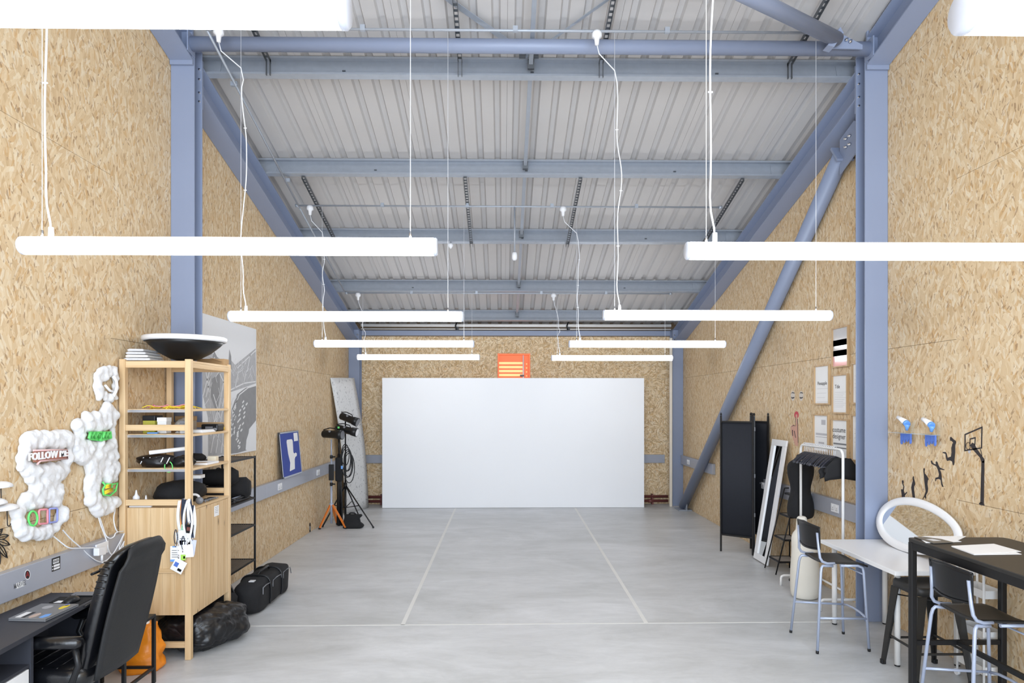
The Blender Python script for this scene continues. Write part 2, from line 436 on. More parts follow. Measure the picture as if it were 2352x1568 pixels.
wall_left = side_wall('wall_left', XL, -1, 3.83)
wall_right = side_wall('wall_right', XR, 1, 3.35)
WX0, WX1, WZ0, WZ1 = -0.105, 0.535, 1.95, 2.93
wb = MB()
for a in ((-3.1, WX0, 0, 3.6), (WX1, 3.6, 0, 3.6), (WX0, WX1, 0, WZ0), (WX0, WX1, WZ1, 3.6)): wb.box(a[0], a[1], YB + 0.014, YB + 0.11, a[2], a[3])
wall_back = tag(wb.build('wall_back', M_backing), kind='structure')
for a in ((XL, -0.49, 0, 1.22), (-0.49, 1.95, 0, 1.22), (1.95, XR, 0, 1.22), (XL, WX0, 1.22, 2.44), (WX1, XR, 1.22, 2.44), (WX0, WX1, 1.22, WZ0),
          (XL, WX0, 2.44, 3.26), (WX1, XR, 2.44, 3.26), (WX0, WX1, WZ1, 3.26)):
    g = 0.0015
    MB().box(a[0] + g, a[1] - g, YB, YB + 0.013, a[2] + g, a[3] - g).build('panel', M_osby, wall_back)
# strip above the end wall boards, coloured dark for the shade in the eaves gap
MB().box(XL, XR, YB - 0.002, YB + 0.013, 3.264, 3.42).build('panel', mat('gap_shade_board', (110, 98, 86), 0.8), wall_back)
# window with orange shutter
win = tag(MB().box(WX0 + 0.001, WX0 + 0.03, YB - 0.003, YB + 0.1, WZ0, WZ1).box(WX1 - 0.03, WX1 - 0.001, YB - 0.003, YB + 0.1, WZ0, WZ1)
          .box(WX0 + 0.03, WX1 - 0.03, YB - 0.003, YB + 0.1, WZ1 - 0.03, WZ1 - 0.001).box(WX0 + 0.03, WX1 - 0.03, YB - 0.003, YB + 0.1, WZ0, WZ0 + 0.03).build('window_1', M_shut), kind='structure')
MB().box(WX0 + 0.03, WX1 - 0.03, YB + 0.085, YB + 0.095, WZ1 - 0.16, WZ1 - 0.03).build('shutter_box', M_shut, win)
for i in range(10):
    z = WZ1 - 0.16 - i * 0.078
    MB().box(WX0 + 0.03, WX1 - 0.15, YB + 0.088, YB + 0.096, z - 0.046, z).build('slat', M_shutlit, win)
    MB().box(WX0 + 0.03, WX1 - 0.15, YB + 0.08, YB + 0.1, z - 0.078, z - 0.046).build('slat_rail', M_shut, win)
MB().box(WX1 - 0.15, WX1 - 0.03, YB + 0.085, YB + 0.095, WZ0 + 0.03, WZ1 - 0.16).build('side_panel', M_shut, win)
for i in range(8): MB().lathe([(0.001, -0.002), (0.013, -0.002), (0.013, 0.002), (0.001, 0.002)], (WX1 - 0.07, YB + 0.083, WZ1 - 0.2 - i * 0.078), 12, 'Y').build('perforation', M_shutlit, win)
MB().cyl((WX1 - 0.135, YB + 0.05, WZ0 + 0.03), (WX1 - 0.135, YB + 0.05, WZ1 - 0.03), 0.014).build('pole', M_white, win)
MB().cyl((WX1 - 0.2, YB + 0.05, 2.5), (WX1 - 0.12, YB + 0.05, 2.5), 0.02).build('catch', M_grey, win)

# ------------------------------------------------------------------ roof
def rp(y, n): return (y + 0 * n + n * NY, zr(y) + n * NZ)      # point n above the rafter line
ceil = tag(MB().prism([(YF, 0.30), (YB + 0.5, 0.30), (YB + 0.5, 0.36), (YF, 0.36)], lambda y, n: (-3.1, y, zr(y) + n), (6.75, 0, 0)).build('ceiling', M_backing), kind='structure')
def sheet_panel(wd, ribs):
    prof = [(0, 0.0)]
    p = wd / ribs
    for i in range(ribs):
        x = i * p
        prof += [(x + p * 0.30, 0), (x + p * 0.38, 0.034), (x + p * 0.62, 0.034), (x + p * 0.70, 0)]
    prof.append((wd, 0))
    mb = MB(); ys = (YF, YB + 0.3)
    n = len(prof); vs = []
    for y in ys:
        for x, h in prof: vs.append((x, y, zr(y) + 0.215 + h))
    k = len(vs)
    vs += [(v[0], v[1], v[2] + 0.004) for v in vs]
    fs = [(i, i + 1, n + i + 1, n + i) for i in range(n - 1)] + [(k + n + i, k + n + i + 1, k + i + 1, k + i) for i in range(n - 1)]
    fs += [(0, n, k + n, k), (n - 1, k + n - 1, k + 2 * n - 1, 2 * n - 1)]
    return mb.add(vs, fs)
for i in range(7):
    wd = 0.988 if i < 6 else 0.4
    mb = sheet_panel(wd, 5 if i < 6 else 2)
    for v in mb.v: v.x += XL + 0.002 + i * 0.99
    mb.build('roof_panel', M_sheet, ceil)

def ipoly(hx, hy, tf, tw):
    """I section in the (a, b) plane: flanges of half width hx at +-hy, web thickness tw"""
    return [(-hx, -hy), (hx, -hy), (hx, -hy + tf), (tw, -hy + tf), (tw, hy - tf), (hx, hy - tf), (hx, hy), (-hx, hy), (-hx, hy - tf), (-tw, hy - tf), (-tw, -hy + tf), (-hx, -hy + tf)]
def bolt(root, p, axis, r=0.014, m=None):
    p = Vector(p); a = Vector(axis).normalized()
    MB().tube([p, p + a * 0.012, p + a * 0.014, p + a * 0.028], [r * 1.25, r * 1.25, r * 0.8, r * 0.8], 6).build('bolt', m or M_chrome, root)
def column(xc, y0, d, top, label, side):
    c = thing('steel_column', label, 'column', (xc, y0 + d / 2, 0))
    mb = MB(); mb.prism(ipoly(0.103, d / 2, 0.014, 0.006), lambda a, b: (xc + a, y0 + d / 2 + b, 0), (0, 0, top)); mb.build('shaft', M_steel, c, bevel=0.002, seg=1)
    MB().box(xc - 0.1, xc + 0.1, y0 - 0.005, y0 + d + 0.005, top, top + 0.012).build('cap_plate', M_steel, c)
    return c
cNL = column(-2.825, 5.80, 0.16, 5.12, 'tall grey steel column on the left wall behind the pine shelves', -1)
cNR = column(3.345, 5.80, 0.16, 5.12, 'tall grey steel column on the right wall behind the white table', 1)
cFL = column(-2.825, 12.44, 0.2, 3.36, 'grey steel column in the far left corner behind the leaning board', -1)
cFR = column(3.345, 12.44, 0.2, 3.36, 'grey steel column in the far right corner at the foot of the brace', 1)
def rafter(xc, y0, y1, top_off, d, label, endplate, s):
    r = thing('steel_rafter', label, 'beam', (xc, y1, zr(y1) + top_off - d))
    mb = MB()
    pts = ipoly(0.1, d / 2, 0.014, 0.006)
    vs0 = [(xc + a, y0, zr(y0) + top_off - d / 2 + b) for a, b in pts]; vs1 = [(xc + a, y1, zr(y1) + top_off - d / 2 + b) for a, b in pts]
    n = len(pts)
    mb.add(vs0 + vs1, [tuple(range(n - 1, -1, -1)), tuple(range(n, 2 * n))] + [(i, (i + 1) % n, n + (i + 1) % n, n + i) for i in range(n)])
    mb.build('beam', M_steel, r)
    return r
LBL = {-1: 'left', 1: 'right'}
for s, xc in ((-1, -2.825), (1, 3.345)):
    r = rafter(xc, 5.98, 12.43, 0.0, 0.26, 'grey sloping roof beam along the far %s wall, down to the corner' % LBL[s], None, s)
    ip = xc - s * 0.1
    MB().box(xc - 0.1, xc + 0.1, 5.962, 5.979, 4.62, 5.06).build('end_plate', M_steel, r)
    for z in (4.68, 4.76, 4.88, 4.97): bolt(r, (xc - s * 0.082, 5.96, z), (0, -1, 0), 0.010)
    MB().box(xc - 0.1, xc + 0.1, 12.405, 12.438, 3.02, 3.36).build('foot_plate', M_steel, r)
    for z in (3.08, 3.17, 3.26): bolt(r, (xc - s * 0.075, 12.405, z), (0, -1, 0), 0.012)
    r = rafter(xc + s * 0.0, -2.9, 5.77, 0.17, 0.26, 'grey sloping roof beam overhead on the near %s wall, bolted to the column' % LBL[s], None, s)
    MB().box(xc - 0.1, xc + 0.1, 5.772, 5.798, 4.93, 5.36).build('end_plate', M_steel, r, bevel=0.002, seg=1)
    for z in (4.99, 5.08, 5.17, 5.26, 5.33): bolt(r, (xc - s * 0.072, 5.772, z), (0, -1, 0), 0.013)

# purlins
def purlin(y, label, h=0.2):
    yy = y
    def P(a, b): return (yy + a * TY + b * NY, zr(yy) + a * TZ + b * NZ)
    z = [(0, 0), (0.064, 0), (0.064, 0.02), (0.060, 0.02), (0.060, 0.005), (0.005, 0.005), (0.005, 0.193), (0.060, 0.193), (0.060, 0.176), (0.064, 0.176), (0.064, 0.198), (0, 0.198)]
    z = [(-a, b) if b < 0.15 else (-a, b) for a, b in z]
    p = MB(); p.prism(z, lambda a, b: (XL + 0.012, *P(a, b + 0.002)), (XR - XL - 0.024, 0, 0))
    r = thing('purlin', label, 'beam', (0.26, y, zr(y)))
    p.build('rail', M_galv, r)
    for k, x in enumerate((XL + 0.26, XR - 0.26)):
        q = MB(); q.prism([(0.006, 0.01), (0.012, 0.01), (0.012, 0.17), (0.006, 0.17)], lambda a, b: (x - 0.04, *P(-a, b + 0.01)), (0.08, 0, 0)); q.build('cleat', M_galv, r)
    for x in (-1.5, 0.26, 2.0):
        q = MB(); q.prism([(0.006, 0.05), (0.014, 0.05), (0.014, 0.062), (0.006, 0.062)], lambda a, b: (x, *P(-a, b + 0.03)), (0.03, 0, 0)); q.build('bolt', M_galvd, r)
    return r
PY = (6.11, 7.62, 9.17, 10.78, 12.02)
for y, l in zip(PY, ('nearest galvanised purlin crossing the roof just behind the grey tie tube', 'second galvanised purlin from the camera crossing the white roof',
                     'third galvanised purlin, middle one of the five under the roof', 'fourth galvanised purlin, just in front of the last light fittings',
                     'farthest galvanised purlin close to the end wall')): purlin(y, l)
# tie tube between the near columns, roof brace tube, wall brace tube
t = thing('tie_tube', 'thick grey round tube spanning between the tops of the near columns', 'tube', (0.26, 5.87, 5.09))
MB().cyl((-2.712, 5.735, 5.088), (3.236, 5.735, 5.088), 0.060, 24).build('tube', M_steel, t)
for x in (-2.718, 3.242): MB().box(x - 0.005, x + 0.005, 5.665, 5.797, 5.0, 5.17).build('end_plate', M_steel, t)
t = thing('roof_brace', 'thick grey round brace tube rising from the top of the right column under the roof', 'tube', (2.9, 5.86, 5.2))
a = on_y(1905, 85, 5.72); b = on_y(1735, -10, 4.55)
a = on_y(1922, 90, 5.58); b = on_y(1722, -8, 4.85)
MB().cyl(a, a + (b - a) * 2.0, 0.060, 20).build('tube', M_steel, t)
g = [(on_y(q[0], q[1], 5.62).x, on_y(q[0], q[1], 5.62).z) for q in ((1982, 112), (1982, 102), (1928, 74), (1905, 92), (1902, 110))]
MB().prism(g, lambda x, z: (x, 5.625, z), (0, 0.012, 0)).build('gusset', M_steel, t)
g = [(on_y(q[0], q[1], 5.56).x, on_y(q[0], q[1], 5.56).z) for q in ((1897, 108), (1912, 112), (1934, 80), (1926, 66))]
MB().prism(g, lambda x, z: (x, 5.53, z), (0, 0.09, 0)).build('end_plate', M_steel, t)
for q in ((1943, 92), (1952, 96)): bolt(t, (on_y(q[0], q[1], 5.62).x, 5.62, on_y(q[0], q[1], 5.62).z), (0, -1, 0), 0.012)
t = thing('wall_brace', 'long grey round brace tube slanting down the right wall to the far corner', 'tube', (3.3, 12.1, 0))
a = on_x(1945, 318, 3.34); b = Vector((3.33, 12.0, 0.07))
a = Vector((3.36, 6.42, 4.42))
MB().cyl(a, b, 0.083, 24).build('tube', M_steel, t)
d = (b - a).normalized(); nn = Vector((1, 0, 0)).cross(d).normalized()
MB().prism([(0, 0), (0, 0.34), (-0.26, 0.42), (-0.45, 0.30), (-0.45, 0.16)], lambda u, v: (3.335, 6.42 + u, 4.22 + v), (0.012, 0, 0)).build('gusset', M_steel, t)
MB().obox(a, d, nn, (1, 0, 0), 0.012, 0.10, 0.085).build('end_plate', M_steel, t)
for k in range(4): bolt(t, (3.334, 6.22 + 0.07 * (k % 2), 4.44 + 0.08 * (k // 2)), (-1, 0, 0), 0.012)
MB().box(3.2, 3.44, 11.82, 12.16, 0.001, 0.02).build('foot_plate', M_galv, t)
MB().box(3.33, 3.345, 11.8, 12.1, 0.02, 0.2).build('foot_gusset', M_galv, t)

# eaves: beam on top of the end wall and paper roll above it
tag(MB().box(XL + 0.215, XR - 0.215, YB - 0.13, YB - 0.004, 3.265, 3.36).build('eaves_beam', M_steel), 'grey steel beam along the top of the far strand board wall', 'beam')
t = thing('backdrop_roll', 'long white roll hung on two black hooks above the far end wall', 'roll', (0.3, 12.5, 3.4))
MB().cyl((-2.7, 12.47, 3.445), (3.22, 12.47, 3.445), 0.032, 16).build('roll', M_whitem, t)
MB().cyl((-2.7, 12.47, 3.375), (3.22, 12.47, 3.375), 0.012, 10).build('rod', M_whitem, t)
for x in (-0.87, 1.25):
    MB().tube([(x, 12.47, 3.36), (x - 0.02, 12.42, 3.37), (x - 0.03, 12.42, 3.43), (x - 0.01, 12.43, 3.49), (x + 0.01, 12.46, 3.5)], 0.014, 8).box(x - 0.03, x + 0.03, 12.43, 12.46, 3.35, 3.41).build('hook', M_blackp, t)

# sag bars at mid span
ys = [4.6] + list(PY)
for i in range(5):
    y0, y1 = ys[i] + 0.08, ys[i + 1] - 0.04
    xx = 0.24 + 0.0 * i
    b_ = thing('sag_bar', ('thin grey spacer bar between purlins at mid roof, ' + ['nearest the camera', 'second from the camera', 'in the middle bay', 'second from the end wall', 'nearest the end wall'][i]), 'bar', (xx, (y0 + y1) / 2, zr(y0)), group='spacer bars at mid roof')
    MB().prism([(0, 0.10), (0.03, 0.10), (0.03, 0.104), (0.004, 0.104), (0.004, 0.13), (0, 0.13)], lambda a, n: (xx + a * 1.3, y0, zr(y0) + n), (0, y1 - y0, zr(y1) - zr(y0))).build('angle', M_galv, b_)
    MB().box(xx - 0.01, xx + 0.05, y1 - 0.03, y1, zr(y1) + 0.07, zr(y1) + 0.16).build('lug', M_galvd, b_)
# diagonal ties meeting at the nearest purlin
for s, xe, l in ((-1, -1.55, 'flat diagonal roof tie rising towards the upper left'), (1, 1.85, 'flat diagonal roof tie rising towards the upper middle right')):
    a = Vector((0.24, 6.03, zr(6.03) + 0.165)); b = Vector((xe, 4.5, zr(4.5) + 0.175))
    tt = thing('roof_tie', l, 'bar', tuple(a))
    dd = (b - a)
    MB().obox((a + b) / 2, dd, Vector((-dd.y, dd.x, 0)), Vector((0, NY, NZ)), dd.length / 2, 0.03 if s < 0 else 0.014, 0.003).build('strap', M_galv, tt)
    MB().box(a.x - 0.03 + s * 0.06, a.x + 0.03 + s * 0.06, a.y - 0.03, a.y, a.z - 0.02, a.z + 0.02).build('buckle', M_galvd, tt)

# slotted channels hung under the purlins, conduits and pendant lights
def channel(x0, y0, y1, label, lift=0.0):
    c = thing('slotted_channel', label, 'rail', (x0, y1, zr(y1) + lift), group=None)
    m = MB(); L_ = y1 - y0; n = max(6, int(L_ / 0.055))
    for side in (-0.02, 0.016): m.prism([(side, 0), (side + 0.004, 0), (side + 0.004, -0.035), (side, -0.035)], lambda a, b: (x0 + a, y0, zr(y0) + lift + b - 0.002), (0, L_, zr(y1) - zr(y0)))
    for i in range(n):
        y = y0 + L_ * i / n
        m.prism([(-0.017, -0.003), (0.017, -0.003), (0.017, -0.007), (-0.017, -0.007)], lambda a, b: (x0 + a, y, zr(y) + lift + b), (0, 0.022, -SL * 0.022))
    m.build('channel', M_galvd, c)
    if lift: MB().box(x0 - 0.02, x0 - 0.014, y1 - 0.03, y1 - 0.005, zr(y1) - 0.03, zr(y1) + lift).box(x0 + 0.014, x0 + 0.02, y1 - 0.03, y1 - 0.005, zr(y1) - 0.03, zr(y1) + lift).build('drop_bracket', M_galvd, c)
    return c
def chx(px, py, y): return on_y(px, py, y).x
names = ['leftmost', 'second from left', 'third from left', 'rightmost']
for i, px in enumerate((618, 1057, 1380, 1812)): channel(chx(px, 185, 6.04), 4.4, 6.035, 'dark slotted channel hanging under the nearest purlin, %s of four' % names[i], 0.12)
for i, px in enumerate((775, 1083, 1303, 1612)): channel(chx(px, 560, 9.17), 7.6, 9.19, 'dark slotted channel between second and third purlins, %s of four' % names[i])
def conduit(y, x0, x1, label):
    z = zr(y) - 0.052
    c = thing('conduit', label, 'pipe', ((x0 + x1) / 2, y, z))
    MB().cyl((x0, y, z), (x1, y, z), 0.011, 10).build('pipe', M_galv, c)
    for x in (x0, x1): MB().cyl((x - 0.02, y, z), (x + 0.02, y, z), 0.022, 10).build('elbow_box', M_galv, c)
    k = int((x1 - x0) / 1.3)
    for i in range(1, k + 1):
        x = x0 + i * (x1 - x0) / (k + 1); MB().box(x - 0.02, x + 0.02, y - 0.013, y + 0.013, z - 0.013, z + 0.036).build('clip', M_galv, c)
    return z
ZC = {}
ZC[5.48] = conduit(5.48, -2.45, 2.66, 'galvanised conduit crossing the near bay above the tie tube')
ZC[8.13] = conduit(8.13, -2.55, 2.72, 'galvanised conduit crossing the roof between second and third purlins')
ZC[10.8] = conduit(10.68, -2.55, 2.75, 'galvanised conduit crossing just under the fourth purlin')
c = thing('conduit', 'galvanised conduit running down the left side of the roof', 'pipe', (-2.45, 8, zr(8)))
MB().tube([(-2.47, 5.48, zr(5.48) - 0.06), (-2.53, 8.13, zr(8.13) - 0.06)], 0.011, 10).build('pipe', M_galv, c)
MB().tube([(-2.53, 8.17, zr(8.17) - 0.06), (-2.56, 10.6, zr(10.6) - 0.06)], 0.011, 10).build('pipe', M_galv, c)
for y in (6.1, 7.6, 9.15): MB().box(-2.53, -2.47, y, y + 0.03, zr(y) - 0.07, zr(y) - 0.03).build('clip', M_galv, c)

def wobble(a, b, amp, n=26, seed=0, hook=0.0):
    a = Vector(a); b = Vector(b); P = []
    for i in range(n + 1):
        k = i / n; p = a.lerp(b, k); e = math.sin(PI * k) ** 0.5 if 0 < k < 1 else 0
        p.x += amp * e * mnoise.noise(Vector((k * 3.1, seed * 3.3, 0))) * 2
        p.y += amp * e * mnoise.noise(Vector((k * 3.1, seed * 3.3, 7))) * 2
        P.append(p)
    return P
def pendant(x0, x1, y, z, zt0, zt1, label, rose=None, seed=0, wires=(0.13, 0.87), ctop=None, swap=False):
    t = thing('pendant_light', label, 'light', ((x0 + x1) / 2, y, z), group=None)
    r = 0.0425
    MB().tube([(x0 + 0.012, y, z), (x1 - 0.012, y, z)], r, 32).build('tube', M_lamp, t)
    for x, s in ((x0, 1), (x1, -1)):
        MB().lathe([(0.002, 0), (r * 0.9, 0), (r + 0.001, s * 0.006), (r + 0.001, s * 0.016), (0.002, s * 0.016)], (x, y, z), 32, 'X').build('end_cap', M_cap, t)
    xa = x0 + 0.13; xb = x1 - 0.13
    MB().cyl((xa - 0.03, y, z + r), (xa - 0.03, y, zt0), 0.0018, 6).build('suspension_wire', M_cable, t)
    MB().cyl((xb, y, z + r), (xb, y, zt0), 0.0018, 6).build('suspension_wire', M_cable, t)
    for x in (xa - 0.03, xb): MB().cyl((x, y, z + r - 0.003), (x, y, z + r + 0.03), 0.006, 8).build('wire_grip', M_chrome, t)
    c0 = Vector(ctop) if ctop else Vector((xa, y, zt0))
    path = wobble(c0, (xa - 0.012, y, z + r + 0.22), 0.03, 26, seed) + [Vector((xa - 0.008, y, z + r + 0.15)), Vector((xa + 0.008, y, z + r + 0.07)), Vector((xa + 0.012, y, z + r + 0.02))]
    if ctop:
        path = [Vector(ctop), Vector(ctop) + Vector((0.02, 0, -0.08)), Vector((xa - 0.03, y, c0.z - 0.22))] + wobble((xa - 0.01, y, c0.z - 0.32), (xa - 0.012, y, z + r + 0.22), 0.03, 26, seed) + path[-3:]
    MB().tube(path, 0.0048, 8).build('cable', M_cable, t)
    MB().cyl((xa + 0.012, y, z + r - 0.003), (xa + 0.012, y, z + r + 0.045), 0.012, 10).build('cable_gland', M_plastic, t)
    for k in (6, 14, 21):
        p = path[k + (3 if ctop else 0)]; MB().box(p.x - 0.012, p.x + 0.012, y + p.y - y - 0.003, p.y + 0.003, p.z - 0.003, p.z + 0.003).build('cable_tie', M_plastic, t)
    if rose:
        x, yy, zz = rose
        MB().lathe([(0.002, 0.035), (0.03, 0.03), (0.042, 0.01), (0.042, -0.02), (0.022, -0.035), (0.016, -0.085), (0.002, -0.088)], (x, yy, zz), 20).build('ceiling_rose', M_plastic, t)
    return t
# rows from the camera to the end wall
pendant(-2.32, -0.295, 1.25, 2.71, 6.0, 6.0, 'nearest left tube light, cut off by the top left corner', seed=1)
pendant(0.885, 2.88, 1.25, 2.71, 6.0, 6.0, 'nearest right tube light, cut off by the top right corner', seed=2)
pendant(-2.30, -0.315, 3.15, 2.705, 5.6, 5.6, 'large glowing white tube light on the left, second row from the camera', seed=3)
pendant(0.885, 2.87, 3.15, 2.69, 5.6, 5.6, 'large glowing white tube light on the right, running out of the picture', seed=4)
z = ZC[5.48]
pendant(-2.285, -0.33, 5.48, 2.68, z - 0.01, z, 'left tube light hanging in front of the blue-grey column, third row', (-2.37, 5.48, z - 0.03), 5, ctop=(-2.37, 5.48, z - 0.11))
pendant(0.84, 2.775, 5.48, 2.695, z - 0.01, z, 'right tube light of the third row, in front of the slanting brace', (0.79, 5.48, z - 0.03), 6, ctop=(0.79, 5.48, z - 0.11))
z = ZC[8.13]
pendant(-2.34, -0.355, 8.13, 2.695, z - 0.01, z, 'second farthest tube light on the left, in the fourth row', (-2.39, 8.13, z - 0.03), 7, ctop=(-2.39, 8.13, z - 0.11))
pendant(0.82, 2.785, 8.13, 2.695, z - 0.01, z, 'right tube light of the fourth row, its end over the slanting brace', (0.75, 8.13, z - 0.03), 8, ctop=(0.75, 8.13, z - 0.11))
z = ZC[10.8]
pendant(-2.38, -0.375, 10.68, 2.71, z - 0.01, z, 'farthest left tube light, above the leaning board and orange window', (-2.36, 10.68, z - 0.03), 9, ctop=(-2.36, 10.68, z - 0.11))
pendant(0.79, 2.79, 10.68, 2.70, z - 0.01, z, 'farthest right tube light, above the right end of the whiteboard', (0.83, 10.68, z - 0.03), 10, ctop=(0.83, 10.68, z - 0.11))
for o in list(bpy.data.objects):
    if o.name.startswith('pendant_light'):
        for c in o.children:
            pass
# motion sensor and small hanging sockets
t = thing('ceiling_sensor', 'small white sensor dome hanging on a rod at mid roof', 'sensor', (0.17, 8.13, 3.9))
p = on_y(1182, 590, 8.13); zc = ZC[8.13]
MB().cyl((p.x, 8.13, zc), (p.x, 8.13, p.z + 0.04), 0.011, 8).build('rod', M_galv, t)
MB().lathe([(0.002, 0.06), (0.03, 0.055), (0.034, 0.02), (0.034, -0.02), (0.02, -0.042), (0.002, -0.046)], (p.x, 8.13, p.z), 18).build('dome', M_plastic, t)
t = thing('ceiling_socket', 'small white hanging socket under the third purlin, left of the sensor', 'socket', tuple(on_y(1035, 565, 9.1)))
p = on_y(1035, 565, 9.1)
MB().cyl((p.x, 9.1, zr(9.1)), (p.x, 9.1, p.z), 0.008, 8).build('rod', M_galv, t)
MB().lathe([(0.002, 0.04), (0.036, 0.03), (0.036, 0.0), (0.014, -0.03), (0.002, -0.04)], (p.x, 9.1, p.z), 16).build('cup', M_plastic, t)

# ------------------------------------------------------------------ trunking at waist height, pipes, end of the room
def trunking(name, label, pts, sockets):
    t = thing(name, label, 'trunking', pts[0])
    return t
tl = thing('cable_trunking', 'grey metal cable trunking running along the left wall at desk height', 'trunking', (XL + 0.03, 4, 0.8))
segs = [(YF, 2.6), (2.6, 4.99), (5.97, 8.0), (8.0, 10.0), (10.0, 12.43)]
for a, b in segs: MB().box(XL + 0.001, XL + 0.055, a + 0.001, b - 0.001, 0.80, 0.972).build('cover', M_trunk, tl, bevel=0.004)
tr = thing('cable_trunking', 'grey metal cable trunking running along the right wall behind the clothes rail', 'trunking', (XR - 0.03, 8, 0.8))
for a, b in [(5.97, 8.0), (8.0, 9.9), (10.55, 12.43)]: MB().box(XR - 0.055, XR - 0.001, a + 0.001, b - 0.001, 0.80, 0.972).build('cover', M_trunk, tr, bevel=0.004)
tb = thing('cable_trunking', 'grey metal cable trunking on the far end wall, both sides of the whiteboard', 'trunking', (0, YB - 0.03, 0.8))
for a, b in [(-2.72, -0.5), (-0.5, 1.5), (1.5, 3.15)]: MB().box(a + 0.001, b - 0.001, YB - 0.055, YB - 0.001, 0.80, 0.96).build('cover', M_trunk, tb, bevel=0.004)
def socket(root, X, y, s, z=0.885, w=0.075, h=0.085):
    k = MB().box(X, X + s * 0.01, y - w, y + w, z - h / 2, z + h / 2).build('socket_plate', M_plastic, root, bevel=0.003)
    for dy in (-0.04, 0.04):
        MB().box(X + s * 0.0101, X + s * 0.015, y + dy - 0.008, y + dy + 0.008, z + 0.015, z + 0.033).build('switch', M_white, k)
        for e in ((0, 0.0), (-0.011, -0.018), (0.011, -0.018)): MB().box(X + s * 0.0101, X + s * 0.0115, y + dy + e[0] - 0.0035, y + dy + e[0] + 0.0035, z + e[1] - 0.005, z + e[1] + 0.003).build('pin_hole', M_grey, k)
for y in (8.45, 10.2): socket(tl, XL + 0.055, y, 1)
for y in (11.9, 9.55, 6.62, 8.5): socket(tr, XR - 0.055, y, -1)
t = thing('heating_pipes', 'pair of red-brown pipes low along the far end wall', 'pipe', (0.3, 12.6, 0.05))
for z in (0.07, 0.155): MB().cyl((-2.7, 12.62, z), (3.2, 12.62, z), 0.027, 12).build('pipe', M_red, t)
for x in (-2.35, -0.5, 1.2, 2.9): MB().box(x - 0.015, x + 0.015, 12.6, 12.7, 0.001, 0.2).build('bracket', M_red, t)
for x in (2.86, -2.3): MB().cyl((x - 0.04, 12.62, 0.07), (x + 0.04, 12.62, 0.07), 0.036, 12).build('coupling', M_red, t)
t = MB().box(3.165, 3.215, 12.35, 12.385, 0.002, 3.2).build('timber_batten', M_cream, bevel=0.002)
tag(t, 'tall thin cream batten standing against the far right column', 'batten')

# big free standing white board
t = thing('whiteboard_flat', 'big plain white free-standing board at the end of the room', 'board', (0.19, 12.26, 0))
for i in range(2):
    x0 = -2.255 + i * 2.455
    MB().box(x0, x0 + 2.4549, 12.24, 12.262, 0.004, 2.433).build('face_panel', M_board, t)
fr = MB()
for x in (-2.25, -1.2, 0.18, 1.4, 2.60): fr.box(x, x + 0.045, 12.2625, 12.33, 0.004, 2.43)
fr.build('back_frame', M_cream, t)
for x in (-1.2, 1.4): MB().box(x + 0.05, x + 0.09, 12.2625, 12.58, 0.001, 0.04).build('foot', M_cream, t)

# speckled board leaning in the far left corner
t = thing('leaning_board', 'tall speckled white board leaning in the far left corner', 'board', (-2.75, 12.0, 0))
mk, tt_, bb_ = nt('speckled_white_board')
v = N(tt_, 'ShaderNodeTexNoise'); v.inputs['Scale'].default_value = 26; v.inputs['Detail'].default_value = 6
tc = N(tt_, 'ShaderNodeTexCoord'); tt_.links.new(tc.outputs['Object'], v.inputs['Vector'])
r_ = N(tt_, 'ShaderNodeValToRGB'); e = r_.color_ramp.elements; e[0].position = 0.30; e[0].color = (*lin((150, 152, 156)), 1); e[1].position = 0.42; e[1].color = (*lin((220, 221, 222)), 1)
tt_.links.new(v.outputs['Fac'], r_.inputs[0]); tt_.links.new(r_.outputs[0], bb_.inputs['Base Color']); bb_.inputs['Roughness'].default_value = 0.6
A, B, C_, D = Vector((-2.79, 11.62, 0.004)), Vector((-2.52, 12.30, 0.004)), Vector((-2.70, 11.90, 2.42)), Vector((-2.91, 11.08, 2.39))
def lb(u, v):
    p = (A.lerp(B, u)).lerp(D.lerp(C_, u), v)
    bow = math.sin(PI * v) * 0.05
    return p + Vector((bow, bow * 0.6, 0))
MB().sheet(None, 6, 14, lb, 0.012).build('board', mk, t)

def crect(w_, d_, z, yc, e_=0.35, n=28, xc=0.0):
    r_ = []
    for i in range(n):
        a = 2 * PI * i / n; c_, s_ = math.cos(a), math.sin(a)
        r_.append((xc + w_ / 2 * math.copysign(abs(c_) ** e_, c_), yc + d_ / 2 * math.copysign(abs(s_) ** e_, s_), z))
    return r_
# ------------------------------------------------------------------ studio light stands in the far left corner
def studio_head(t, c, d, L_=0.26, r=0.07, extra=True, cc=None):
    c = Vector(c); d = Vector(d).normalized()
    u = d.orthogonal().normalized(); w_ = d.cross(u)
    h = MB(); h.tube([c - d * L_ / 2, c - d * (L_ / 2 - 0.02), c + d * L_ * 0.2, c + d * L_ * 0.25, c + d * L_ * 0.5], [r * 0.8, r, r, r * 1.15, r * 1.25], 16)
    hd = h.build('lamp_head', M_blackp, t)
    MB().tube([c + d * (L_ * 0.5 + 0.001), c + d * (L_ * 0.5 + 0.003)], r * 1.05, 16).build('front_glass', M_grey if cc is None else cc, hd)
    MB().tube([c - d * 0.03 + w_ * (r + 0.012), c - d * 0.03 - w_ * (r + 0.012)], 0.018, 10).build('tilt_knob', M_grey, hd)
    MB().tube([c - d * (L_ / 2 - 0.01) + Vector((0, 0, r)), c - d * 0.05 + Vector((0, 0, r + 0.035)), c + d * 0.05 + Vector((0, 0, r + 0.03)), c + d * 0.07 + Vector((0, 0, r))], 0.008, 8).build('handle', M_blackp, hd)
    return hd
t = thing('light_stand', 'silver light stand with orange tripod legs beside the black ones', 'stand', (-2.86 + 0.05, 10.75, 0))
X0, Y0 = -2.70, 10.32
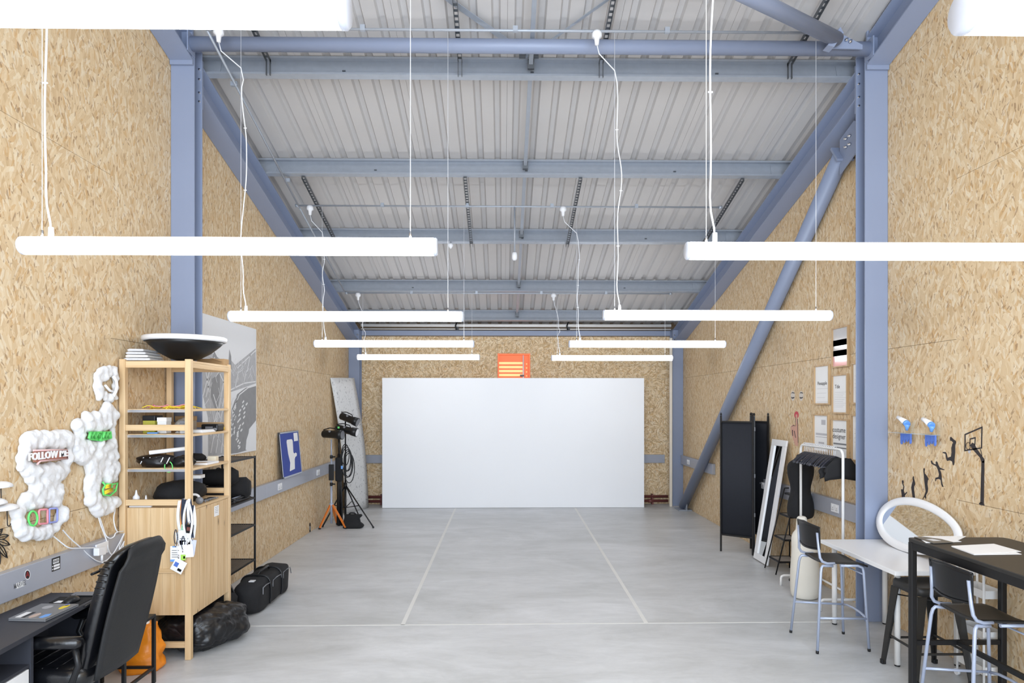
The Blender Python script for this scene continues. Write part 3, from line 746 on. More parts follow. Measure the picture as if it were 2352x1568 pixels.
for a, b, r in ((0.02, 0.62, 0.017), (0.60, 1.05, 0.014), (1.03, 1.34, 0.011)): MB().cyl((X0, Y0, a + 0.05), (X0, Y0, b + 0.05), r, 12).build('column', M_silver, t)
MB().cyl((X0, Y0, 0.33), (X0, Y0, 0.39), 0.03, 12).build('collar', M_silver, t)
for k, (dx, dy) in enumerate(((-0.15, -0.12), (0.25, -0.10), (0.02, 0.28))):
    lg = MB(); 
    p0, p1 = Vector((X0 + dx * 0.1, Y0 + dy * 0.1, 0.36)), Vector((X0 + dx, Y0 + dy, 0.02)); dd = p1 - p0
    lg.obox((p0 + p1) / 2, dd, Vector((-dy, dx, 0)), dd.cross(Vector((-dy, dx, 0))), dd.length / 2, 0.017, 0.009)
    lo = lg.build('leg', M_orange, t)
    MB().lathe([(0.002, 0.0), (0.02, 0.002), (0.02, 0.02), (0.002, 0.024)], (p1.x, p1.y, 0.0), 10).build('foot', M_blackp, lo)
for z in (0.66, 1.09): MB().cyl((X0, Y0, z), (X0, Y0, z + 0.05), 0.024, 12).cyl((X0, Y0, z + 0.025), (X0 + 0.06, Y0, z + 0.025), 0.012, 8).build('clamp', M_blackp, t)
MB().box(X0 - 0.03, X0 + 0.05, Y0 - 0.05, Y0 - 0.018, 0.75, 1.0).build('power_pack', M_blackp, t, bevel=0.008)
studio_head(t, (X0 + 0.02, Y0, 1.47), (1, -0.25, -0.04), 0.34, 0.062)
t = thing('light_stand', 'black light stand with a long tripod leg reaching to the right', 'stand', (-2.66, 10.95, 0))
X1, Y1 = X0 + 0.12, Y0 + 0.42
for a, b, r in ((0.03, 0.6, 0.018), (0.58, 1.1, 0.015), (1.08, 1.66, 0.012)): MB().cyl((X1, Y1, a), (X1, Y1, b), r, 12).build('column', M_blackp, t)
MB().cyl((X1, Y1, 0.56), (X1, Y1, 0.66), 0.03, 12).build('collar', M_blackp, t)
for dx, dy in ((0.55, -0.48), (-0.26, -0.40), (0.1, 0.55)):
    lo = MB().cyl((X1 + dx * 0.04, Y1 + dy * 0.04, 0.6), (X1 + dx, Y1 + dy, 0.02), 0.011, 10).build('leg', M_blackp, t)
    MB().blob((X1 + dx, Y1 + dy, 0.018), 0.018, sub=1).build('foot', M_blackp, lo)
    MB().cyl((X1, Y1, 0.25), (X1 + dx * 0.5, Y1 + dy * 0.5, 0.32), 0.007, 8).build('brace', M_blackp, t)
studio_head(t, (X1 + 0.06, Y1, 1.70), (0.95, -0.2, -0.36), 0.32, 0.06)
t = thing('light_stand', 'folded black light stand packed between the other two, with coiled leads', 'stand', (-2.55, 10.9, 0))
X2, Y2 = X0 + 0.09, Y0 + 0.12
for dx, dy in ((0, 0), (0.045, 0.01), (0.02, 0.045), (-0.03, 0.035)): MB().cyl((X2 + dx, Y2 + dy, 0.01), (X2 + dx * 0.3, Y2 + dy * 0.3, 1.15), 0.018, 10).build('leg', M_blackp, t)
MB().cyl((X2, Y2, 1.1), (X2, Y2, 1.45), 0.013, 10).build('column', M_blackp, t)
MB().box(X2 - 0.05, X2 + 0.06, Y2 - 0.06, Y2 + 0.02, 0.72, 1.1).build('bag', M_fabric, t, bevel=0.02)
studio_head(t, (X2 + 0.12, Y2, 1.53), (1, -0.15, -0.22), 0.36, 0.058, cc=M_white)
for k in range(6):
    z0 = 1.30 - 0.03 * k; rr = 0.10 + 0.02 * (k % 3)
    MB().tube([(X2 + 0.11 + rr * 0.6 * math.sin(a) + 0.01 * k, Y2 - 0.04 + 0.01 * k, z0 - rr * 1.6 + rr * 1.7 * math.cos(a)) for a in [2 * PI * i / 20 for i in range(20)]], 0.007, 6, closed=True).build('cable', M_blackp, t)
MB().box(X2 + 0.05, X2 + 0.08, Y2 - 0.08, Y2 - 0.07, 0.92, 0.97).build('tag', M_lblue, t)
MB().box(X2 + 0.0, X2 + 0.03, Y2 - 0.09, Y2 - 0.082, 1.56, 1.59).build('sticker', M_green, t)
p = on_z(808, 1212)
t = thing('sandbag', 'black saddle sandbag on the floor under the stands', 'bag', tuple(p))
sb = MB(); sb.rings([crect(0.30 + 0.02 * math.sin(k), 0.16, 0.002 + 0.018 * k, 0, 0.45) if k else crect(0.28, 0.14, 0.002, 0, 0.45) for k in range(4)] + [crect(0.27, 0.13, 0.09, 0, 0.5), crect(0.24, 0.10, 0.15, 0, 0.5), crect(0.27, 0.12, 0.19, 0, 0.5), crect(0.26, 0.05, 0.215, 0, 0.5)])
for v in sb.v: v.x += p.x + 0.01 + 0.02 * math.sin(v.z * 40); v.y += p.y
sb; sb.build('bag', M_fabric, t)
MB().tube([(p.x - 0.06, p.y, 0.20), (p.x - 0.02, p.y, 0.235), (p.x + 0.04, p.y, 0.235), (p.x + 0.08, p.y, 0.20)], 0.012, 8).build('strap', M_fabric, t)
p = on_z(779, 1193)
t = thing('extension_block', 'small white plug block lying between the orange legs', 'adapter', tuple(p))
MB().box(p.x - 0.07, p.x + 0.09, p.y - 0.04, p.y + 0.04, 0.001, 0.07).build('block', M_plastic, t, bevel=0.01)
MB().box(p.x - 0.02, p.x + 0.04, p.y - 0.03, p.y + 0.03, 0.0702, 0.11).build('plug', M_plastic, t, bevel=0.008)
p = on_z(707, 1222)
t = thing('canister', 'small black and grey canister standing by the left wall', 'canister', tuple(p))
MB().lathe([(0.03, 0.001), (0.042, 0.01), (0.042, 0.13), (0.03, 0.15), (0.002, 0.152)], (p.x, p.y, 0), 16).build('body', M_blackp, t)
MB().lathe([(0.0425, 0.04), (0.0435, 0.045), (0.0435, 0.09), (0.0425, 0.095)], (p.x, p.y, 0), 16).build('band', M_grey, t)
MB().lathe([(0.018, 0.1521), (0.018, 0.2), (0.002, 0.203)], (p.x, p.y, 0), 14).build('cap', M_blackp, t)

# ------------------------------------------------------------------ pin board and poster on the left wall
t = thing('pin_board', 'blue felt pin board propped on the left trunking with a white paper hand', 'noticeboard', (XL + 0.06, 8.9, 0.98))
def pb(u, v, o=0.0):     # u along the wall 0..1, v up 0..1, slightly leaning
    return Vector((XL + 0.012 + (1 - v) * 0.055 + o, 8.50 + 0.80 * u, 0.975 + 0.60 * v))
MB().prism([(0, 0), (1, 0), (1, 1), (0, 1)], lambda a, b: pb(a, b, 0.004), (0.012, 0, 0)).build('felt', M_blue, t)
for q in ([(0, 0), (1, 0), (1, 0.03), (0, 0.03)], [(0, 0.97), (1, 0.97), (1, 1), (0, 1)], [(0, 0.031), (0.028, 0.031), (0.028, 0.969), (0, 0.969)], [(0.972, 0.031), (1, 0.031), (1, 0.969), (0.972, 0.969)]):
    MB().prism(q, lambda a, b: pb(a, b, 0.002), (0.018, 0, 0)).build('frame_bar', M_alu, t)
for q in ((0, 0), (0, 0.96)): MB().prism([(q[0], q[1]), (q[0] + 0.03, q[1]), (q[0] + 0.03, q[1] + 0.04), (q[0], q[1] + 0.04)], lambda a, b: pb(a, b, 0.0205), (0.003, 0, 0)).build('corner', M_blackp, t)
hand = [(0.36, 0.12), (0.62, 0.14), (0.66, 0.36), (0.70, 0.40), (0.78, 0.42), (0.80, 0.47), (0.74, 0.50), (0.66, 0.48), (0.62, 0.52), (0.64, 0.78), (0.60, 0.82), (0.36, 0.82), (0.33, 0.78), (0.36, 0.5), (0.42, 0.3)]
MB().prism(hand, lambda a, b: pb(a, b, 0.0165), (0.003, 0, 0)).build('paper_hand', M_paper, t)
MB().prism([(0.72, 0.76), (0.93, 0.76), (0.93, 0.95), (0.72, 0.95)], lambda a, b: pb(a, b, 0.0165), (0.002, 0, 0)).build('note', M_paper, t)

PX = XL + 0.004
PY0, PY1, PZ0, PZ1 = 6.1, 7.76, 1.40, 2.83
t = thing('poster', 'large black and white poster of an iron lattice tower behind the shelves', 'poster', (PX, 6.9, PZ0))
M_pg = mat('poster_sky', (226, 228, 232), 0.6, 0, 0.05, 1.2); M_pd = mat('poster_dark_grey', (136, 137, 140), 0.6, 0, 0.15, 14); M_pl = mat('poster_light_line', (225, 226, 229), 0.6)
M_pm = mat('poster_mid_grey', (172, 173, 177), 0.6, 0, 0.2, 20)
MB().box(PX, PX + 0.012, PY0, PY1, PZ0, PZ1).build('sheet', M_pg, t)
def pq(pts, m, o, name):     # pts in picture positions, put on the poster face
    q = []
    for a, b in pts:
        k = on_x(a, b, PX + 0.0121 + o); q.append((min(max(k.y, PY0), PY1 - 0.001), min(max(k.z, PZ0 + 0.001), PZ1)))
    MB().prism(q, lambda y, z: (PX + 0.0121 + o, y, z), (0.0004, 0, 0)).build(name, m, t)
# tower leg on the left, arch on the right
pq([(462, 812), (480, 806), (500, 820), (520, 836), (530, 826), (540, 838), (587, 800), (588, 880), (560, 890), (530, 900), (530, 1000), (520, 1044), (500, 1046), (478, 1046), (478, 960), (462, 890)], M_pm, 0, 'tower_shape')
pq([(487, 870), (505, 856), (505, 900), (498, 950), (484, 910)], M_pd, 0.0005, 'tower_shape')
pq([(532, 940), (545, 905), (565, 890), (588, 886), (588, 965), (572, 985), (566, 1034), (545, 1040), (530, 1042), (526, 1010)], M_pd, 0.0005, 'arch')
pq([(588, 965), (574, 985), (566, 1010), (564, 1033), (588, 1030)], M_pg, 0.001, 'sky_gap')
pq([(524, 845), (527, 802), (531, 818), (532, 850)], M_pd, 0.0008, 'spire'); pq([(488, 820), (492, 806), (500, 822), (497, 826)], M_pd, 0.0008, 'spire')
def pline(a, b, wd=0.012, m=None, o=0.0012):
    p, q = on_x(a[0], a[1], PX + 0.0125 + o), on_x(b[0], b[1], PX + 0.0125 + o)
    d = (q - p).normalized(); n = Vector((0, -d.z, d.y)) * wd / 2
    lat.add([p - n, q - n, q + n, p + n, p - n + Vector((0.0003, 0, 0)), q - n + Vector((0.0003, 0, 0)), q + n + Vector((0.0003, 0, 0)), p + n + Vector((0.0003, 0, 0))],
            [(3, 2, 1, 0), (4, 5, 6, 7), (0, 1, 5, 4), (1, 2, 6, 5), (2, 3, 7, 6), (3, 0, 4, 7)])
lat = MB()
for a, b in (((487, 828), (466, 910)), ((493, 820), (473, 912)), ((515, 870), (484, 1040)), ((520, 880), (496, 1040)), ((505, 858), (524, 900)), ((490, 905), (506, 960)), ((500, 940), (484, 1000)), ((530, 895), (560, 880)), ((560, 880), (587, 876)), ((536, 940), (550, 906)), ((550, 906), (570, 890)), ((570, 890), (587, 885)),
             ((566, 850), (560, 880)), ((575, 815), (566, 860)), ((548, 850), (540, 890)), ((587, 805), (545, 845)), ((528, 1030), (534, 940)), ((520, 1040), (528, 960)), ((508, 1040), (520, 920)), ((470, 830), (480, 900))): pline(a, b, 0.014)
for k in range(26):
    a = (R.uniform(478, 530), R.uniform(835, 1020)); b = (a[0] + R.uniform(-12, 12), a[1] + R.uniform(14, 34)); pline(a, b, 0.006)
for k in range(26):
    a = (R.uniform(540, 582), R.uniform(820, 872)); b = (a[0] + R.uniform(-10, 6), a[1] + R.uniform(8, 20)); pline(a, b, 0.007)
for k in range(22):
    u = k / 22; a = (560 - 12 * math.sin(u * 2) + R.uniform(-4, 10), 920 + 110 * u); pline(a, (a[0] - 4, a[1] + 5), 0.02)
    a = (540 + R.uniform(-8, 6) - 6 * u, 910 + 90 * u); pline(a, (a[0] - 3, a[1] + 6), 0.016)
lat.build('lattice', M_pl, t)

# ------------------------------------------------------------------ pine shelf unit
SX0, SX1, SY0, SY1 = -2.915, -2.375, 5.00, 5.74
P = 0.044
t = shelf = thing('pine_shelf_unit', 'tall open pine shelf unit with a cupboard below, against the left wall', 'shelf', ((SX0 + SX1) / 2, (SY0 + SY1) / 2, 0))
for x, y in ((SX0, SY0), (SX1 - P, SY0), (SX0, SY1 - P), (SX1 - P, SY1 - P)): MB().box(x, x + P, y, y + P, 0.001, 2.29).build('post', M_pine, t, bevel=0.003)
for y in (SY0 + 0.01, SY1 - P + 0.01):
    for z, h in ((2.225, 0.05), (1.745, 0.045), (1.175, 0.045), (0.09, 0.045), (0.66, 0.03) if y < 5.2 else (0.66, 0.03)):
        MB().box(SX0 + P, SX1 - P, y, y + 0.024, z, z + h).build('cross_rail', M_pinex, t, bevel=0.002)
for z in (2.262, 1.892, 1.700, 1.437):
    s_ = MB().box(SX0 + 0.006, SX1 - 0.002, SY0 + P + 0.001, SY1 - P - 0.001, z, z + 0.018).build('shelf_board', M_piney, t, bevel=0.002)
    if z < 2.2: MB().box(SX0 + P, SX1 - P, SY0 + P - 0.008, SY0 + P + 0.0005, z - 0.008, z + 0.012).build('metal_edge', M_alu, s_)
MB().box(SX1 - 0.02, SX1 - 0.0015, SY0 + P + 0.001, SY1 - P - 0.001, 2.225, 2.2615).build('top_rail', M_piney, t, bevel=0.002)
# cupboard between the posts
cz0, cz1 = 0.335, 1.155
cab = MB().box(SX0 + 0.006, SX1 - 0.001, SY0 + P, SY1 - P, cz1 - 0.018, cz1).box(SX0 + 0.006, SX1 - 0.022, SY0 + P, SY1 - P, cz0, cz0 + 0.018).box(SX0 + 0.006, SX0 + 0.02, SY0 + P, SY1 - P, cz0 + 0.0182, cz1 - 0.0182).build('cupboard', M_piney, t)
nb = 5
for i in range(nb):
    x0 = SX0 + P + 0.002; wd = (SX1 - SX0 - 2 * P - 0.004) / nb
    MB().box(x0 + i * wd + 0.0006, x0 + (i + 1) * wd - 0.0006, SY0 + 0.024, SY0 + P - 0.001, cz0, cz1).build('side_plank', M_pine, cab, bevel=0.001, seg=1)
MB().box(SX0 + P, SX1 - P, SY1 - P + 0.002, SY1 - P + 0.018, cz0, cz1).build('side_board', M_pine, cab)
for i in range(2):
    y0 = SY0 + P + 0.003; wd = (SY1 - SY0 - 2 * P - 0.006) / 2
    d_ = MB().box(SX1 - 0.02, SX1 - 0.002, y0 + i * wd + 0.002, y0 + (i + 1) * wd - 0.002, cz0 - 0.01, cz1 - 0.021).build('door', M_pine, t, bevel=0.002)
    for k in range(1, 3): MB().box(SX1 - 0.0022, SX1 - 0.001, y0 + i * wd + wd * k / 3 - 0.0008, y0 + i * wd + wd * k / 3 + 0.0008, cz0, cz1 - 0.03).build('board_joint', wood('door_joint%d%d' % (i, k), (160, 125, 86), (140, 105, 70), 'Z'), d_)
MB().box(SX1 - 0.0018, SX1 - 0.001, 5.41, 5.50, 1.02, 1.105).build('paper_notice', M_paper, t)
for k in range(4): MB().box(SX1 - 0.0008, SX1 - 0.0004, 5.425, 5.485 - 0.008 * (k % 2), 1.09 - k * 0.014, 1.093 - k * 0.014).build('notice_line', M_grey, t)

# things on top
t = thing('dish', 'wide black shallow dish with a white rim on top of the pine unit', 'dish', (-2.56, 5.3, 2.2805))
prof_o = [(0.045, 0.0), (0.05, 0.012), (0.11, 0.03), (0.19, 0.075), (0.26, 0.135), (0.295, 0.175)]
prof_i = [(0.285, 0.172), (0.25, 0.135), (0.18, 0.08), (0.10, 0.038), (0.02, 0.03)]
MB().lathe(prof_o + prof_i, (-2.56, 5.3, 2.2808), 40).build('bowl', M_blackp, t)
MB().lathe([(0.296, 0.165), (0.311, 0.172), (0.312, 0.20), (0.300, 0.206), (0.286, 0.19), (0.286, 0.1725), (0.296, 0.165)], (-2.56, 5.3, 2.2808), 48).build('rim', M_plastic, t)
t = thing('folded_cloth', 'pile of folded grey and white cloths beside the dish on the unit top', 'cloth', (-2.8, 5.15, 2.281))
for k, (dx, m_) in enumerate(((0.0, M_lgrey), (0.02, M_whitem), (-0.01, M_lgrey), (0.03, M_lgrey))):
    x0, x1, z0 = -2.895 + abs(dx) * 0.3, -2.70 - 0.022 * k, 2.2812 + k * 0.024
    path = [(x0 + 0.01, z0), (x1, z0), (x1 + 0.012, z0 + 0.008), (x1, z0 + 0.018), (x0 + 0.02, z0 + 0.02), (x0, z0 + 0.012)]
    MB().prism(path, lambda a, b: (a, 5.02 + 0.01 * k, b), (0, 0.22, 0)).build('fold', m_, t, bevel=0.004)
t = thing('cardboard_box', 'flat brown cardboard carton on the right end of the unit top', 'box', (-2.5, 5.6, 2.281))
MB().box(-2.62, -2.39, 5.63, 5.73, 2.2812, 2.335).build('carton', M_card, t)
MB().prism([(0, 0), (0.10, -0.03), (0.10, -0.027), (0, 0.003)], lambda a, b: (-2.62 + 0, 5.63, 2.3355) and (-2.62 + 0.12 + a, 5.60, 2.34 + b), (0, 0.13, 0)).build('flap', M_card, t)

# top shelf: yellow and red wire ties
t = thing('wire_bundle', 'loose bundle of yellow and red wires on the highest open shelf', 'wire', (-2.6, 5.2, 1.91))
for k in range(26):
    x, y = R.uniform(-2.75, -2.42), R.uniform(5.08, 5.35); a = R.uniform(0, PI); l_ = R.uniform(0.05, 0.11)
    P_ = [(x + (i / 5 - 0.5) * l_ * 2 * math.cos(a), y + (i / 5 - 0.5) * l_ * math.sin(a), 1.9125 + 0.004 * (k % 4) + 0.022 * math.sin(PI * i / 5) * R.random()) for i in range(6)]
    MB().tube(P_, 0.0035, 6).build('wire', [M_yellow, M_yellow, M_yellow, mat('dull_red_wire', (150, 60, 60), 0.5) if k == 3 else M_pink][k % 4], t)

# second shelf: boxes and tools
def bxs(name, label, cat, x0, x1, y0, y1, z0, z1, m_, lid=None):
    t_ = thing(name, label, cat, ((x0 + x1) / 2, (y0 + y1) / 2, z0))
    MB().box(x0, x1, y0, y1, z0 + 0.0008, z0 + (z1 - z0) * (0.72 if lid else 1)).build('body', m_, t_, bevel=0.003)
    if lid: MB().box(x0 - 0.002, x1 + 0.002, y0 - 0.002, y1 + 0.002, z0 + (z1 - z0) * 0.72 + 0.0002, z1).build('lid', lid, t_, bevel=0.003)
    return t_
Z2 = 1.7185
bxs('tool_box', 'small olive-yellow box with a black lid on the second shelf', 'box', -2.79, -2.70, 5.10, 5.22, Z2, Z2 + 0.14, mat('olive_yellow_box', (165, 160, 60), 0.6), M_blackp)
bxs('small_box', 'small white box beside the olive-yellow box', 'box', -2.69, -2.62, 5.12, 5.2, Z2, Z2 + 0.125, M_white, M_paper)
bxs('small_box', 'grey-brown box at the back of the second shelf', 'box', -2.70, -2.56, 5.42, 5.5, Z2, Z2 + 0.13, mat('taupe_box', (158, 148, 135), 0.7), M_card)
bxs('small_box', 'pale blue flat packet lying in front of the olive-yellow box', 'packet', -2.74, -2.66, 5.065, 5.092, Z2, Z2 + 0.012, M_lblue)
bxs('small_box', 'squat light grey box near the front post of the second shelf', 'box', -2.50, -2.44, 5.09, 5.16, Z2, Z2 + 0.10, M_lgrey, M_grey)
t = thing('crumpled_bag', 'crumpled grey-beige bag on the second shelf behind the post', 'bag', (-2.56, 5.2, Z2))
MB().blob((-2.56, 5.27, Z2 + 0.05), 0.065, 0.055, 0.065, 3, 0.3, 4, 2, floor=Z2 + 0.0008).build('bag', mat('beige_grey_bag', (170, 165, 158), 0.8), t)
t = thing('black_case', 'low black case at the back of the second shelf', 'case', (-2.5, 5.5, Z2))
MB().box(-2.54, -2.40, 5.53, 5.66, Z2 + 0.001, Z2 + 0.06).build('body', M_blackp, t, bevel=0.01)
MB().box(-2.50, -2.44, 5.522, 5.529, Z2 + 0.02, Z2 + 0.04).build('catch', M_grey, t)
for k in range(4): tag(MB().box(-2.60 + k * 0.004, -2.385 - k * 0.006, 5.22 + k * 0.01, 5.46, Z2 + 0.001 + k * 0.005, Z2 + 0.0055 + k * 0.005).build('paper_stack', M_paper), ['lowest', 'second', 'third', 'topmost'][k] + ' sheet of white card in the stack on the second shelf', 'card', 'white cards on the second shelf')
t = thing('roll', 'grey and yellow tool lying at the far end of the second shelf', 'tool', (-2.4, 5.6, Z2))
MB().cyl((-2.42, 5.50, Z2 + 0.016), (-2.42, 5.62, Z2 + 0.016), 0.013, 12).build('barrel', M_grey, t)
MB().cyl((-2.42, 5.621, Z2 + 0.018), (-2.42, 5.68, Z2 + 0.018), 0.017, 12).build('grip', M_yellow, t)

# third shelf: black bag, rolled tube, frames
Z3 = 1.4555
t = thing('plastic_bag', 'shiny black plastic bag lying on the third shelf', 'bag', (-2.7, 5.15, Z3))
MB().blob((-2.72, 5.17, Z3 + 0.045), 0.15, 0.10, 0.055, 3, 0.28, 4, 3, floor=Z3 + 0.001).blob((-2.53, 5.2, Z3 + 0.035), 0.09, 0.07, 0.05, 3, 0.3, 4, 5, floor=Z3 + 0.001).build('bag', M_bin, t)
for k in range(5): MB().tube([(-2.80 + 0.05 * k, 5.085, Z3 + 0.03), (-2.78 + 0.05 * k, 5.095, Z3 + 0.08)], 0.004, 6).build('white_stripe', M_plastic, t)
t = thing('paper_tube', 'white rolled paper tube resting on the black bag', 'tube', (-2.65, 5.15, Z3 + 0.1))
a, b = Vector((-2.74, 5.10, Z3 + 0.115)), Vector((-2.47, 5.22, Z3 + 0.145))
d = (b - a).normalized(); u = d.cross(Vector((0, 0, 1))).normalized(); v = u.cross(d)
ring = lambda c, r: [c + (u * math.cos(k * PI / 8) + v * math.sin(k * PI / 8)) * r for k in range(16)]
MB().rings([ring(a, 0.016), ring(b, 0.016), ring(b, 0.011), ring(a, 0.011), ring(a, 0.016)], False).build('tube', M_paper, t)
t = thing('cable_tie', 'bright green loop of cable tie hanging off the third shelf', 'tie', (-2.56, 5.05, Z3))
MB().tube([(-2.56 + 0.03 * math.sin(a), 5.038 - 0.004 * math.cos(a), Z3 + 0.012 + 0.042 * math.cos(a)) for a in [0.4 + 4.8 * i / 14 for i in range(15)]], 0.0035, 6).build('loop', M_green, t)
t = thing('picture_frame', 'thin white frame lying flat on the third shelf', 'frame', (-2.5, 5.35, Z3))
for q in ((-2.66, -2.385, 5.30, 5.32), (-2.66, -2.385, 5.50, 5.52), (-2.66, -2.635, 5.3205, 5.4995), (-2.41, -2.385, 5.3205, 5.4995)): MB().box(*q, Z3 + 0.001, Z3 + 0.016).build('frame_bar', M_white, t)
MB().box(-2.634, -2.411, 5.3207, 5.4993, Z3 + 0.001, Z3 + 0.006).build('picture', M_card, t)
bxs('soap_block', 'cream block near the post on the third shelf', 'block', -2.50, -2.43, 5.56, 5.62, Z3, Z3 + 0.05, mat('cream_block', (228, 220, 200), 0.6))
t = thing('pouch', 'dark grey soft pouch at the back of the third shelf', 'pouch', (-2.6, 5.6, Z3))
MB().blob((-2.62, 5.6, Z3 + 0.035), 0.10, 0.06, 0.04, 2, 0.2, 3, 8, floor=Z3 + 0.001).build('pouch', M_fabric, t)

# on top of the cupboard
ZC0 = cz1
t = thing('spray_bottle', 'small white nozzle bottle on the left of the cupboard top', 'bottle', (-2.83, 5.1, ZC0))
MB().lathe([(0.022, 0.001), (0.025, 0.004), (0.025, 0.075), (0.012, 0.09), (0.009, 0.10), (0.005, 0.125), (0.001, 0.128)], (-2.84, 5.10, ZC0), 18).build('body', M_plastic, t)
t = thing('spray_bottle', 'shorter white nozzle bottle right of the other bottle', 'bottle', (-2.77, 5.12, ZC0))
MB().lathe([(0.018, 0.001), (0.02, 0.004), (0.02, 0.045), (0.008, 0.058), (0.004, 0.085), (0.001, 0.087)], (-2.765, 5.10, ZC0), 18).build('body', M_plastic, t)
for k in range(3): tag(MB().box(-2.868 + 0.01 * k, -2.70 - 0.02 * k, 5.05 + 0.0, 5.07 + 0.004 * k, ZC0 + 0.0008 + 0.012 * k, ZC0 + 0.012 + 0.012 * k).build('white_packet', M_white, bevel=0.002), ['lowest', 'middle', 'topmost'][k] + ' thin white packet stacked in front of the nozzle bottles', 'packet', 'white packets on the cupboard')
t = thing('duffel', 'black soft bag heaped on the back of the cupboard top', 'bag', (-2.65, 5.45, ZC0))
MB().blob((-2.66, 5.42, ZC0 + 0.07), 0.20, 0.20, 0.10, 3, 0.2, 3, 9, floor=ZC0 + 0.001).build('bag', M_fabric, t)
bxs('small_box', 'white flat box lying on the black bag behind the post', 'box', -2.62, -2.50, 5.43, 5.52, ZC0 + 0.176, ZC0 + 0.205, M_white)
t = thing('headphones', 'white and grey headphones lying by the hanging lanyards', 'headphones', (-2.45, 5.2, ZC0))
MB().tube([(-2.45 + 0.05 * math.cos(a), 5.20 + 0.03 * math.sin(a) * 0.8, ZC0 + 0.03 + 0.045 * abs(math.sin(a))) for a in [PI * i / 12 for i in range(13)]], 0.010, 8).build('headband', M_plastic, t)
for dx in (-0.05, 0.05): MB().lathe([(0.002, 0), (0.028, 0.002), (0.028, 0.022), (0.002, 0.025)], (-2.45 + dx, 5.19, ZC0 + 0.03), 16, 'Y').build('ear_cup', M_grey, t)
t = thing('charger_lead', 'tangle of thin black leads on the cupboard front edge', 'cable', (-2.42, 5.35, ZC0))
MB().tube([(-2.43 + 0.03 * math.sin(i * 1.3), 5.26 + 0.012 * i, ZC0 + 0.006 + 0.008 * abs(math.sin(i * 0.9))) for i in range(22)], 0.004, 6).build('lead', M_blackp, t)
MB().tube([(-2.40 + 0.02 * math.sin(i * 1.7 + 1), 5.27 + 0.012 * i, ZC0 + 0.006 + 0.012 * abs(math.sin(i * 0.7))) for i in range(20)], 0.004, 6).build('lead', M_grey, t)

# ---- lanyards hanging from the front post
def lanyard(label, x, y, zt, zb, wcol, cards, wd=0.012, spread=0.02):
    t_ = thing('lanyard', label, 'lanyard', (x, y, zb))
    zk = zb
    for s in (-1, 1):
        P_ = [(x + s * spread * math.sin(PI * k / 8) * 1.0 + s * 0.002, y + 0.001 * s, zt + (zk - zt) * k / 8) for k in range(9)]
        m_ = MB(); vs = []
        for p in P_: vs += [(p[0] - wd / 2, p[1], p[2]), (p[0] + wd / 2, p[1], p[2]), (p[0] + wd / 2, p[1] + 0.0012, p[2]), (p[0] - wd / 2, p[1] + 0.0012, p[2])]
        n = len(P_); m_.add(vs, [(4 * i + k, 4 * i + (k + 1) % 4, 4 * i + 4 + (k + 1) % 4, 4 * i + 4 + k) for i in range(n - 1) for k in range(4)] + [(3, 2, 1, 0), tuple(4 * n - 4 + k for k in range(4))])
        m_.build('strap', wcol[0] if s < 0 else wcol[-1], t_)
    MB().cyl((x, y - 0.002, zk + 0.008), (x, y - 0.002, zk - 0.018), 0.005, 8).build('clip', M_chrome, t_)
    for (dx, dz, cw, ch, rot, cm, marks) in cards:
        cx, cz = x + dx, zk - 0.018 - dz
        cw *= 1.25; ch *= 1.3; ca, sa = math.cos(rot), math.sin(rot)
        T = lambda a, b: (cx + a * ca - b * sa, y - 0.004, cz + a * sa + b * ca)
        cd_ = MB().prism([(-cw / 2, -ch / 2), (cw / 2, -ch / 2), (cw / 2, ch / 2), (-cw / 2, ch / 2)], T, (0, 0.0015, 0)).build('badge', cm, t_)
        for (a0, a1, b0, b1, mm_) in marks:
            MB().prism([(a0 * cw, b0 * ch), (a1 * cw, b0 * ch), (a1 * cw, b1 * ch), (a0 * cw, b1 * ch)], lambda a, b: (T(a, b)[0], y - 0.0048, T(a, b)[2]), (0, 0.0006, 0)).build('print', mm_, cd_)
    return t_
LX = SX1 - P / 2
M_navy = mat('navy_ribbon', (38, 46, 66), 0.6); M_rib = mat('white_ribbon', (226, 226, 230), 0.6); M_oran = mat('orange_ribbon', (236, 150, 70), 0.6)
text_lines = lambda n, b0, st, m_=None: [(-0.35, 0.35 - 0.1 * (i % 2), b0 - st * i, b0 - st * i + st * 0.3, m_ or M_grey) for i in range(n)]
lanyard('lanyard with white and orange ribbon, leftmost on the post', LX - 0.055, SY0 - 0.004, 1.215, 0.985, (M_rib, M_oran), [(0.0, 0.03, 0.05, 0.06, 0.1, M_paper, text_lines(3, 0.2, 0.2))], 0.022, 0.014)
M_mint = mat('mint_ribbon', (150, 205, 175), 0.6)
lanyard('lanyard with dark ribbon flecked by a mint green clip, in the middle of the bunch', LX - 0.03, SY0 - 0.008, 1.23, 1.03, (M_navy, M_rib), [(0, 0.01, 0.02, 0.05, 0.0, M_mint, []), (0.0, 0.07, 0.055, 0.07, 0.06, mat('pale_grey_card', (214, 216, 222), 0.6), [(-0.4, 0.4, 0.1, 0.16, M_grey)])], 0.017, 0.006)
lanyard('lanyard with broad white ribbon printed with dark marks, right of the post centre', LX + 0.022, SY0 - 0.016, 1.23, 1.05, (M_rib, M_navy), [(0, 0.03, 0.05, 0.05, -0.1, M_blackp, [(-0.3, 0.3, -0.2, 0.2, M_red)])], 0.02, 0.008)
